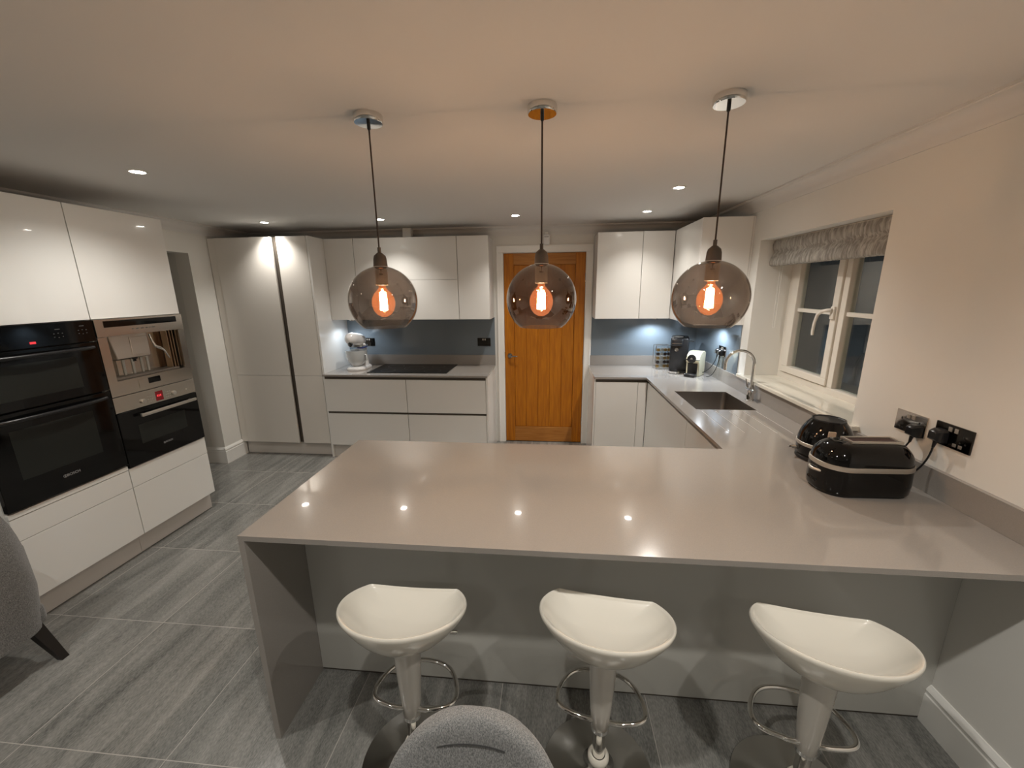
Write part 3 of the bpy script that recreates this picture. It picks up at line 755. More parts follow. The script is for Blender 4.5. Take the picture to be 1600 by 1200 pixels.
obj('bean_slot', B().box(XM, XM+0.0045, 2.215, 2.705, 1.542, 1.582, 0.002), BLACKGL, cm)
b = B()
for yy, ww in ((2.385, 0.012), (2.415, 0.018), (2.447, 0.018), (2.478, 0.014), (2.500, 0.010), (2.525, 0.022)):
    b.box(XM+0.0025, XM+0.0038, yy-ww/2, yy+ww/2, 1.518, 1.524)
obj('printed_symbols', b, MARK, cm)
b = B(); b.prism([(2.262, nz1-0.002), (2.510, nz1-0.002), (2.510, 1.330), (2.290, 1.330)], 'x', xb, XL-0.035, 0.003)
b.box(XL-0.036, XL-0.030, 2.385, 2.505, 1.345, 1.465, 0.003)
obj('brew_head', b, SATINM, cm)
b = B(); b.box(xb+0.02, XL-0.045, 2.395, 2.425, 1.315, 1.332, 0.002); b.cyl((XL-0.06, 2.402, 1.318), (XL-0.06, 2.402, 1.300), 0.006); b.cyl((XL-0.06, 2.418, 1.318), (XL-0.06, 2.418, 1.300), 0.006)
obj('coffee_spout', b, BLACK, cm)
b = B(); b.box(xb+0.002, xb+0.040, 2.300, 2.510, 1.216, 1.322, 0.004); b.box(xb+0.038, xb+0.041, 2.300, 2.512, 1.272, 1.276)
for yy in (2.34, 2.40, 2.46, 2.50): b.lathe([(0.010, 0), (0.010, 0.104)], (xb+0.040, yy, 1.216), 12)
obj('ribbed_back_plate', b, STEEL, cm)
b = B(); b.box(xb+0.006, XL-0.020, 2.235, 2.690, 1.201, 1.214, 0.002)
for k in range(14): b.box(xb+0.012, XL-0.025, 2.245+k*0.032, 2.262+k*0.032, 1.213, 1.216)
obj('drip_tray', b, DSTEEL, cm)
b = B(); b.tube([(XL-0.05, 2.540, 1.470), (XL-0.045, 2.545, 1.425), (XL-0.035, 2.552, 1.385), (XL-0.022, 2.570, 1.372), (XL-0.012, 2.590, 1.350), (XL-0.008, 2.615, 1.290)], [0.006, 0.006, 0.011, 0.011, 0.006, 0.005], 10)
obj('steam_wand', b, CHROME, cm, 50)
b = B(); b.lathe([(0.016, 0), (0.016, 0.008), (0, 0.008)], (xb, 2.545, 1.437), 18, 'x')
obj('milk_valve', b, BLACK, cm, 40)
for yy in (2.650, 2.672, 2.694):
    obj('side_trim_strip', B().box(xb+0.03, XL-0.030, yy-0.004, yy+0.003, 1.215, 1.482, 0.001), COPPER, cm)
b = B(); b.box(XM, XM+0.0015, 2.345, 2.560, 1.130, 1.182, 0.0005)
obj('lower_plate', b, STEEL, cm)
obj('display', B().box(XM+0.001, XM+0.004, 2.412, 2.496, 1.146, 1.184, 0.003), BLACKGL, cm)

# ------------------------------------------------------------------ sockets
def socket(label, c, normal, plate, wid=0.146, hei=0.090, plugs=()):
    """double wall socket; normal '-x' (window wall) or '-y' (back wall); plugs = offsets along the wall"""
    t = thing('double_socket', label, 'socket', c)
    def bx(b, a0, a1, d0, d1, z0, z1, bev=0.0):
        if normal == '-x': b.box(c[0]-d1, c[0]-d0, c[1]-a1, c[1]-a0, c[2]+z0, c[2]+z1, bev)
        else: b.box(c[0]+a0, c[0]+a1, c[1]-d1, c[1]-d0, c[2]+z0, c[2]+z1, bev)
        return b
    obj('plate', bx(B(), -wid/2, wid/2, 0, 0.007, -hei/2, hei/2, 0.0015), plate, t)
    for s in (-1, 1):
        obj('rocker_switch', bx(B(), s*0.012-0.007, s*0.012+0.007, 0.006, 0.010, 0.018, 0.036, 0.001), SATINM, t)
    for s in (-1, 1):
        b = B(); cc = s*0.042
        bx(b, cc-0.003, cc+0.003, 0.0065, 0.0076, 0.006, 0.016); bx(b, cc-0.013, cc-0.007, 0.0065, 0.0076, -0.016, -0.010); bx(b, cc+0.007, cc+0.013, 0.0065, 0.0076, -0.016, -0.010)
        obj('pin_slots', b, BLACKM, t)
    return t
DCP = mat('black_nickel_plate', (0.055, 0.05, 0.045), 0.12, metal=1.0)
PCH = mat('polished_plate', (0.62, 0.57, 0.52), 0.10, metal=1.0)
s1 = socket('polished double socket nearer the window with one black plug in it', (XR, 1.776, 1.168), '-x', PCH)
for yy in (1.824, 1.808):
    obj('usb_port', B().box(XR-0.0085, XR-0.0065, yy-0.006, yy+0.006, 1.135, 1.141), BLACKM, s1)
s2 = socket('dark mirrored double socket on the window wall above the toaster, with two plugs', (XR, 1.592, 1.174), '-x', DCP)
for yy in (1.578, 1.556):
    obj('usb_port', B().box(XR-0.0085, XR-0.0065, yy-0.007, yy+0.007, 1.139, 1.152, 0.002), SATINM, s2)
socket('dark double socket on the splashback right of the hob', (-0.735, YB-0.008, 1.175), '-y', DCP)
socket('double socket on the splashback behind the stand mixer', (-2.075, YB-0.008, 1.175), '-y', DCP)
socket('steel double socket on the splashback by the cream coffee machine', (XR-0.008, 3.70, 1.183), '-x', PCH)

def bez(p0, p1, p2, p3, n=18):
    o = []
    for k in range(n+1):
        t = k/n; a = (1-t)**3; b_ = 3*t*(1-t)**2; c_ = 3*t*t*(1-t); d_ = t**3
        o.append(tuple(a*p0[i]+b_*p1[i]+c_*p2[i]+d_*p3[i] for i in range(3)))
    return o
def plug(label, y, z, xw, cable, hw=0.024):
    t = thing('mains_plug', label, 'plug', (xw-0.02, y, z))
    b = B(); x0 = xw-0.007
    b.rings([[(x0-d, y+u*s, z+v*s) for u, v in ((-hw, -0.026), (hw, -0.026), (hw, 0.018), (hw*0.6, 0.026), (-hw*0.6, 0.026), (-hw, 0.018))] for d, s in ((0.001, 1.0), (0.022, 0.98), (0.036, 0.72), (0.040, 0.55))], cap0=True, cap1=True)
    obj('body', b, BLACK, t, 30)
    obj('strain_relief', B().cyl((x0-0.020, y, z-0.024), (x0-0.022, y+0.002, z-0.052), 0.0075, 0.0045, 12), BLACK, t, 50)
    obj('cable', B().tube(cable, 0.0034, 8), BLACK, t, 60)
    return t
xp = XR-0.029
plug('black plug in the socket nearer the window, cable dropping behind the toaster to the kettle', 1.732, 1.150, XR, bez((xp, 1.735, 1.098), (xp-0.01, 1.76, 1.02), (1.50, 1.82, 0.99), (1.462, 1.88, 0.930)))
plug('black plug whose cable curves down to the right end of the toaster', 1.630, 1.168, XR, bez((xp, 1.632, 1.115), (xp, 1.64, 1.02), (1.505, 1.69, 0.96), (1.462, 1.690, 0.945)), 0.026)
plug('black plug over the steel socket feeding the black coffee machine', 3.742, 1.176, XR-0.008, bez((1.509, 3.744, 1.124), (1.49, 3.76, 1.02), (1.47, 3.86, 0.95), (1.44, 3.96, 0.926)))
plug('black plug over the steel socket feeding the cream coffee machine', 3.685, 1.172, XR-0.008, bez((1.509, 3.687, 1.120), (1.50, 3.70, 1.00), (1.49, 3.76, 0.93), (1.455, 3.80, 0.927)))

# ------------------------------------------------------------------ toaster
def ellipse_rr(L, W, r, z, n=10, cx=0, cy=0): return [(cx+x, cy+y, z) for x, y, _ in rrect(-L/2, L/2, -W/2, W/2, min(r, W/2-0.001, L/2-0.001), 0, n)]
TC = (1.275, 1.650)
ts = thing('toaster', 'glossy black rounded toaster with a satin metal band', 'toaster', (TC[0], TC[1], WT1), math.radians(1.5))
def tr_(L, W, r, z): return [(x, y, z) for x, y, _ in ellipse_rr(L, W, r, 0)]
b = B(); b.rings([tr_(0.345, 0.188, 0.080, 0.010), tr_(0.352, 0.196, 0.086, 0.016), tr_(0.356, 0.200, 0.088, 0.045), tr_(0.352, 0.198, 0.088, 0.112)], cap0=True, cap1=True)
obj('lower_body', b, BLACKG, ts, 40, local=True)
b = B(); b.rings([tr_(0.354, 0.200, 0.088, 0.112), tr_(0.357, 0.203, 0.090, 0.114), tr_(0.355, 0.201, 0.090, 0.131), tr_(0.351, 0.198, 0.088, 0.132)], cap0=True, cap1=True)
obj('metal_band', b, SATINM, ts, 40, local=True)
prof = []
for k in range(10):
    a = PI/2*k/9; ins = 0.085*(1-math.cos(a)); prof.append((ins, 0.132 + 0.078*math.sin(a)))
b = B(); b.rings([tr_(0.350-2*i*0.72, 0.196-2*i*0.86, 0.088-i*0.5, z) for i, z in prof], cap0=True, cap1=True)
obj('top_shell', b, BLACKG, ts, 60, local=True)
b = B()
sx0, sx1 = -0.010, 0.140
def frame(b, x0, x1, y0, y1, z0, z1, w_):
    b.box(x0, x1, y0, y0+w_, z0, z1, 0.001); b.box(x0, x1, y1-w_, y1, z0, z1, 0.001); b.box(x0, x0+w_, y0+w_, y1-w_, z0, z1, 0.001); b.box(x1-w_, x1, y0+w_, y1-w_, z0, z1, 0.001)
frame(b, -0.070, 0.125, -0.034, 0.034, 0.196, 0.217, 0.008)
obj('slot_frame', b, SATINM, ts, local=True)
obj('slot', B().box(-0.062, 0.117, -0.026, 0.026, 0.209, 0.2112), mat('slot_dark_red', (0.03, 0.008, 0.006), 0.5), ts, local=True)  # one even dark red-brown slot colour
b = B(); b.tube([(-0.186+0.020*(abs(k-6)/6)**2*1.6, -0.045+0.0075*k*1.0, 0.090) for k in range(13)], 0.006, 8)
obj('front_handle', b, SATINM, ts, 60, local=True)
b = B()
for k in range(4): b.lathe([(0.006, 0), (0.006, 0.004), (0, 0.004)], (-0.179, -0.020+0.014*k, 0.045), 10, 'x')
obj('buttons', b, CHROME, ts, local=True)
obj('base', B().rings([tr_(0.330, 0.176, 0.075, 0.0), tr_(0.335, 0.180, 0.075, 0.010)], cap0=True, cap1=True), BLACKM, ts, local=True)

# kettle
KC = (1.335, 1.955)
kt = thing('kettle', 'glossy black domed kettle with a satin band behind the toaster', 'kettle', (KC[0], KC[1], WT1), math.radians(-14))
obj('base', B().lathe([(0.100, 0.0), (0.112, 0.004), (0.112, 0.018), (0.106, 0.022)], (0, 0, 0), 48, cap0=True, cap1=True), BLACKM, kt, 40, local=True)
obj('lower_body', B().lathe([(0.106, 0.022), (0.113, 0.030), (0.114, 0.072)], (0, 0, 0), 48, cap0=True, cap1=True), BLACKG, kt, 40, local=True)
obj('metal_band', B().lathe([(0.114, 0.072), (0.1155, 0.074), (0.115, 0.088), (0.113, 0.089)], (0, 0, 0), 48), SATINM, kt, 40, local=True)
obj('body', B().lathe([(0.113, 0.089), (0.1105, 0.110), (0.104, 0.135), (0.094, 0.158), (0.082, 0.178), (0.072, 0.192), (0.068, 0.198)], (0, 0, 0), 48, cap0=True, cap1=True), BLACKG, kt, 50, local=True)
b = B(); b.lathe([(0.070, 0.197), (0.071, 0.203), (0.066, 0.205), (0.062, 0.203), (0.058, 0.200)], (0, 0, 0), 10, cap0=True)
b.lathe([(0.058, 0.2005), (0, 0.2005)], (0, 0, 0), 10)
obj('lid', b, BLACK, kt, local=True)
b = B(); b.cyl((-0.112, 0, 0.045), (-0.135, 0, 0.043), 0.012, 0.012, 12); b.tube([(-0.130, 0, 0.043), (-0.150, -0.012, 0.052)], [0.0045, 0.004], 8)
obj('temperature_lever', b, CHROME, kt, 40, local=True)
obj('reflection_patch', B().box(-0.030, 0.000, -0.1065, -0.097, 0.118, 0.170, 0.003), mat('pale_reflection', (0.50, 0.38, 0.28), 0.2), kt, local=True)  # beige block standing in for a reflection on the dome

# ------------------------------------------------------------------ stand mixer
mx = thing('stand_mixer', 'white stand mixer with a glass bowl beside the tall cupboards', 'stand mixer', (-2.075, 4.11, WT1), math.radians(0))
b = B(); b.rings([tr_(0.205, 0.300, 0.09, 0.0), tr_(0.210, 0.305, 0.09, 0.006), tr_(0.205, 0.300, 0.09, 0.022), tr_(0.165, 0.27, 0.075, 0.036)], cap0=True, cap1=True)
obj('base', b, WPLAS, mx, 50, local=True)
b = B(); b.rings([[(x, y+0.105, z) for x, y, _ in ellipse_rr(w_, d_, 0.05, 0)] for w_, d_, z in ((0.12, 0.10, 0.03), (0.10, 0.085, 0.12), (0.10, 0.08, 0.20), (0.11, 0.09, 0.25))], cap0=True, cap1=True)
obj('column', b, WPLAS, mx, 60, local=True)
# tilted head
rings = []
for k in range(15):
    s = k/14; yy = 0.150 - 0.300*s
    rad = 0.064*math.sqrt(max(0.0, 1-(2*s-1)**4)) + 0.004
    zc = 0.290 + 0.075*s*0.75
    rings.append([(rad*math.cos(a)*0.95-0.028*s, yy + 0.25*rad*math.sin(a), zc + rad*math.sin(a)) for a in [2*PI*j/24 for j in range(24)]])
hd = obj('motor_head', B().rings(rings, cap0=True, cap1=True), WPLAS, mx, 60, local=True)
b = B(); b.cyl((0.005, -0.155, 0.285), (0.005, -0.170, 0.283), 0.026, 0.024, 20)
obj('attachment_knob', b, CHROME, hd, 40, local=True)
obj('trim_band', B().box(-0.040, 0.075, -0.060, 0.095, 0.238, 0.250, 0.003), CHROME, mx, local=True)
obj('speed_lever', B().lathe([(0.013, 0), (0.013, 0.02), (0, 0.024)], (0.080, -0.02, 0.262), 14, 'x'), WPLAS, mx, 40, local=True)
obj('blue_band', B().box(0.020, 0.086, -0.055, 0.06, 0.226, 0.237, 0.002), BLUET, mx, local=True)
bp_ = [(0.045, 0.036), (0.055, 0.042), (0.083, 0.075), (0.103, 0.125), (0.110, 0.185), (0.113, 0.208), (0.110, 0.208), (0.107, 0.185), (0.100, 0.125), (0.080, 0.077), (0.052, 0.046), (0.0, 0.044)]
MILK = mat('frosted_bowl_glass', (0.62, 0.66, 0.68), 0.08, coat=0.8)
bw = obj('bowl', B().lathe(bp_, (0, -0.040, 0), 40, cap0=True), MILK, mx, 50, local=True)
obj('bowl_handle', B().tube([(0.100, -0.060, 0.165), (0.125, -0.075, 0.160), (0.128, -0.078, 0.110), (0.095, -0.065, 0.085)], 0.008, 10), MILK, bw, 60, local=True)

# ------------------------------------------------------------------ capsule machines and capsule rack
t = thing('capsule_coffee_machine', 'tall black capsule coffee machine between the capsule rack and the cream machine', 'coffee machine', (1.285, 4.10, WT1), math.radians(-16))
b = B(); b.box(-0.085, 0.085, -0.075, 0.155, 0.012, 0.345, 0.018, 3)
obj('body', b, BLACK, t, 50, local=True)
obj('chrome_lid', B().lathe([(0.0, 0.016), (0.03, 0.014), (0.055, 0.006), (0.060, 0.0)], (-0.015, 0.00, 0.345), 28, sy=1.0), CHROME, t, 50, local=True)
b = B(); b.box(-0.075, 0.030, -0.120, -0.070, 0.265, 0.335, 0.012, 3)
obj('brew_head', b, BLACK, t, 50, local=True)
b = B(); b.box(-0.070, 0.020, -0.123, -0.118, 0.290, 0.296)
b.lathe([(0.018, 0), (0.018, -0.005), (0, -0.006)], (-0.025, -0.075, 0.225), 20, 'y')
obj('chrome_trim', b, CHROME, t, local=True)
b = B(); b.lathe([(0.055, 0.0), (0.055, 0.006)], (-0.030, -0.125, 0.0), 28, cap0=True, cap1=True); b.box(-0.085, 0.08, -0.125, 0.0, 0.0, 0.012)
obj('base_plate', b, BLACKM, t, 40, local=True)
b = B(); b.lathe([(0.056, 0.006), (0.056, 0.024), (0.050, 0.026), (0, 0.026)], (-0.030, -0.125, 0.0), 28)
obj('drip_tray', b, CHROME, t, 40, local=True)
obj('lever', B().box(0.080, 0.130, -0.03, -0.005, 0.300, 0.310, 0.003), BLACK, t, local=True)

t = thing('capsule_coffee_machine', 'small cream capsule coffee machine with a black lever in front of the socket', 'coffee machine', (1.387, 3.912, WT1), math.radians(-38))
prof = [(0.085, 0.0), (0.085, 0.215), (0.060, 0.232), (0.0, 0.232), (-0.045, 0.225), (-0.075, 0.205), (-0.092, 0.175), (-0.098, 0.155), (-0.098, 0.140), (-0.070, 0.128), (-0.070, 0.0)]
b = B(); b.prism([(y, z) for y, z in prof], 'x', -0.056, 0.062, 0.006)
obj('body', b, CREAM, t, 35, local=True)
obj('front_disc', B().lathe([(0.040, 0.0), (0.040, -0.012), (0.030, -0.016), (0.0, -0.016)], (-0.004, -0.088, 0.168), 28, 'y'), BLACK, t, 40, local=True)
obj('chrome_centre', B().lathe([(0.012, -0.016), (0.012, -0.019), (0.0, -0.020)], (-0.004, -0.088, 0.168), 16, 'y'), CHROME, t, 40, local=True)
obj('lever', B().box(-0.065, 0.072, -0.108, -0.098, 0.156, 0.164, 0.003), BLACK, t, local=True)
b = B(); b.box(-0.042, 0.046, -0.082, -0.068, 0.004, 0.126, 0.004)
obj('cup_bay', b, BLACKM, t, local=True)
b = B(); b.box(-0.048, 0.050, -0.150, -0.070, 0.0, 0.030, 0.010, 3)
obj('drip_tray', b, BLACK, t, 50, local=True)
b = B(); b.box(-0.045, 0.050, 0.086, 0.125, 0.010, 0.195, 0.010)
obj('water_tank', b, mat('smoky_tank', (0.12, 0.13, 0.14), 0.1), t, local=True)

rk = thing('capsule_rack', 'clear and chrome coffee capsule rack left of the black capsule machine', 'rack', (1.155, 4.235, WT1), math.radians(6))
b = B()
for x in (-0.075, 0.075):
    for y in (-0.035, 0.035): b.cyl((x, y, 0.0), (x, y, 0.245), 0.003, seg=8)
    b.tube([(x, -0.035, 0.245), (x, 0.035, 0.245)], 0.003, 8)
for y in (-0.035, 0.035):
    for z in (0.015, 0.245): b.cyl((-0.075, y, z), (0.075, y, z), 0.003, seg=8)
obj('frame', b, CHROME, rk, 50, local=True)
obj('clear_panel', B().box(-0.073, 0.073, -0.010, -0.007, 0.015, 0.240), CLEAR, rk, local=True)
capm = [CAPS1, CAPS2, CAPS3, CAPS2, CAPS1, CAPS3]
cap0 = {}
n = 0
for r_ in range(5):
    for c_ in range(4):
        mm = capm[(r_*3 + c_*2) % 6]
        ang = math.radians(6)
        lx, ly, lz = -0.054+0.036*c_, -0.046, 0.032+0.042*r_
        wx = 1.155 + lx*math.cos(ang) - ly*math.sin(ang); wy = 4.235 + lx*math.sin(ang) + ly*math.cos(ang); wz = WT1 + lz
        rows = ('bottom', 'second', 'third', 'fourth', 'top'); cols = ('far left', 'centre left', 'centre right', 'far right')
        nm = {CAPS1: 'bronze', CAPS2: 'dark', CAPS3: 'silver'}[mm]
        lab = '%s coffee capsule in the rack, %s row, %s column' % (nm, rows[r_], cols[c_])
        if mm not in cap0:
            bb = B().lathe([(0.0, 0.030), (0.010, 0.030), (0.0145, 0.004), (0.0175, 0.001), (0.0175, -0.001), (0.0, -0.002)], (0, 0, 0), 18, 'y')
            o = obj('coffee_capsule', bb, mm, None, 40, shift=(0, 0, 0)); cap0[mm] = o
        else:
            o = cap0[mm].copy(); COL.objects.link(o)
        o.location = (wx, wy, wz); o.rotation_euler = (0, 0, ang)
        tag(o, lab, 'coffee capsule', 'capsules in the rack')

# ------------------------------------------------------------------ under-cupboard lights
def puck(label, x, y, gain=1.0):
    t = thing('under_cupboard_light', label, 'light', (x, y, ZC-0.014), group='under-cupboard lights')
    obj('body', B().lathe([(0.032, 0.0), (0.032, 0.0135)], (x, y, ZC-0.014), 24, cap1=True, cap0=True), CHROME, t, 40)
    obj('lens', B().lathe([(0.024, 0.0), (0.0, -0.001)], (x, y, ZC-0.0145), 24), LED, t)
    ld = bpy.data.lights.new('led', 'SPOT'); ld.energy = LED_W*12*gain; ld.color = LED_COL; ld.spot_size = math.radians(150); ld.spot_blend = 0.6; ld.shadow_soft_size = 0.02
    lo = bpy.data.objects.new('led', ld); COL.objects.link(lo); lo.location = (0, 0, -0.006); lo.parent = t
puck('small round light under the narrow cupboard above the stand mixer', -2.13, 4.17, 0.28)
puck('small round light under the corner cupboard above the capsule machines', 1.06, 4.22)
puck('small round light under the window-wall cupboard above the cream coffee machine', 1.40, 3.72)

# ------------------------------------------------------------------ recessed spotlights
spot_labels = {0: 'recessed ceiling spotlight directly over the tall cupboards', 1: 'recessed ceiling spotlight over the hob cupboards, seen behind the left pendant cord',
               2: 'recessed ceiling spotlight just left of the oak door', 3: 'recessed ceiling spotlight in front of the cupboards right of the oak door',
               4: 'recessed ceiling spotlight over the aisle beside the sink run', 5: 'large-looking recessed ceiling spotlight in front of the oven housings'}
proto = None
for i, (x, y) in enumerate(SPOTS):
    lab = spot_labels.get(i)
    if lab is None:
        row = 'above the stools' if y > 0 else ('added as unseen fill behind the camera, row nearer the kitchen' if y > -2 else 'added as unseen fill behind the camera, row by the far wall')
        side = 'on the oven-housing side' if x < -1 else ('in the middle' if x < 0.3 else 'on the window-wall side')
        lab = 'recessed ceiling spotlight %s, %s' % (row, side)
    if proto is None:
        proto = thing('ceiling_spotlight', lab, 'spotlight', (x, y, H), group='recessed ceiling spotlights')
        obj('rim', B().lathe([(0.044, 0.0), (0.044, -0.003), (0.040, -0.005), (0.034, -0.004), (0.032, -0.0005)], (x, y, H), 32), TRIM, proto, 40)
        obj('lens', B().lathe([(0.032, -0.0015), (0.0, -0.0015)], (x, y, H), 32), SPOTL, proto)
        r = proto
    else:
        r = proto.copy(); COL.objects.link(r); r.location = (x, y, H); r['label'] = lab
        for ch in [c for c in proto.children if c.type == 'MESH']:
            c = ch.copy(); COL.objects.link(c); c.parent = r
    ld = bpy.data.lights.new('spot', 'SPOT'); ld.energy = SPOT_W*4*SPOT_GAIN[SPOT_ZONE[i]]; ld.color = SPOT_COL
    ld.spot_size = math.radians(114 if SPOT_ZONE[i] in ('back', 'corner') else 140); ld.spot_blend = 1.0 if SPOT_ZONE[i] in ('back', 'corner') else 0.9; ld.shadow_soft_size = 0.022
    lo = bpy.data.objects.new('spot', ld); COL.objects.link(lo); lo.location = (0, 0, -0.012); lo.parent = r

# ------------------------------------------------------------------ pendants
PY = 1.600; GZ = 1.705; GR = 0.136
def make_pendant(x, label):
    t = thing('pendant_lamp', label, 'pendant lamp', (x, PY, H), group='smoked globe pendants over the breakfast bar')
    obj('canopy', B().lathe([(0.052, 0.0), (0.053, -0.003), (0.053, -0.024), (0.050, -0.028), (0.0, -0.0285)], (x, PY, H), 40), CHROME, t, 40)
    obj('cord_grip', B().lathe([(0.0, -0.028), (0.0065, -0.028), (0.0065, -0.046), (0.004, -0.050), (0.0, -0.050)], (x, PY, H), 14), BLACK, t, 40)
    obj('cord', B().cyl((x, PY, H-0.048), (x, PY, 1.900), 0.0032, seg=8), CORD, t, 60)
    b = B(); rr = []
    for r, z in ((0.0, 1.912), (0.0065, 1.912), (0.0065, 1.893), (0.012, 1.889), (0.0215, 1.880), (0.0245, 1.868), (0.0262, 1.842), (0.0262, 1.838), (0.0, 1.838)):
        rr.append([(x + (r*(1+0.035*(j % 2)) )*math.cos(2*PI*j/48), PY + (r*(1+0.035*(j % 2)))*math.sin(2*PI*j/48), z) for j in range(48)])
    b.rings(rr)
    obj('lamp_holder', b, RUBBER, t, 50)
    b = B(); b.lathe([(0.0268, 1.840), (0.0285, 1.838), (0.0285, 1.833), (0.0255, 1.830), (0.0255, 1.828)], (x, PY, 0), 32)
    obj('retaining_ring', b, CHROME, t, 40)
    obj('inner_sleeve', B().lathe([(0.0245, 1.836), (0.0245, 1.768), (0.022, 1.766), (0.0, 1.766)], (x, PY, 0), 28), RUBBER, t, 40)
    pts = []; a0 = math.asin(0.027/GR); a1 = math.acos(-(GZ-1.598)/GR)
    for k in range(29):
        a = a0 + (a1-a0)*k/28; pts.append((GR*math.sin(a), GZ+GR*math.cos(a)))
    inner = [(r-0.0022*math.sin(a0+(a1-a0)*k/28), z-0.0022*math.cos(a0+(a1-a0)*k/28)) for k, (r, z) in enumerate(pts)]
    b = B(); b.lathe(pts + inner[::-1] + [pts[0]], (x, PY, 0), 64)
    bmesh.ops.remove_doubles(b.bm, verts=b.bm.verts, dist=1e-6)
    obj('glass_globe', b, SMOKE, t, 60)
    bc = 1.700
    prof = [(0.0135, 1.766), (0.0140, 1.757), (0.020, 1.748), (0.033, 1.735), (0.042, 1.718), (0.046, 1.700), (0.045, 1.684), (0.039, 1.666), (0.028, 1.651), (0.013, 1.642), (0.0, 1.640)]
    bu = obj('bulb', B().lathe(prof, (x, PY, 0), 32), AMBER, t, 60)
    obj('bulb_cap', B().lathe([(0.0, 1.7665), (0.0132, 1.7665), (0.0132, 1.755), (0.0, 1.753)], (x, PY, 0), 20), BRASS, bu, 40)
    b = B()
    for k in range(8):
        a = 2*PI*k/8; b.cyl((x+0.0135*math.cos(a), PY+0.0135*math.sin(a), 1.668), (x+0.0115*math.cos(a), PY+0.0115*math.sin(a), 1.730), 0.0030, seg=6)
    b.cyl((x, PY, 1.676), (x, PY, 1.750), 0.0016, seg=6)
    obj('filament', b, FIL, bu)
    return t
p0 = make_pendant(-0.678, 'left smoked-glass globe pendant, hanging in front of the hob cupboards')
dup(p0, (-0.037, PY, H), label='middle smoked-glass globe pendant, hanging in front of the oak door')
dup(p0, (0.596, PY, H), label='right smoked-glass globe pendant, hanging in front of the corner cupboards')

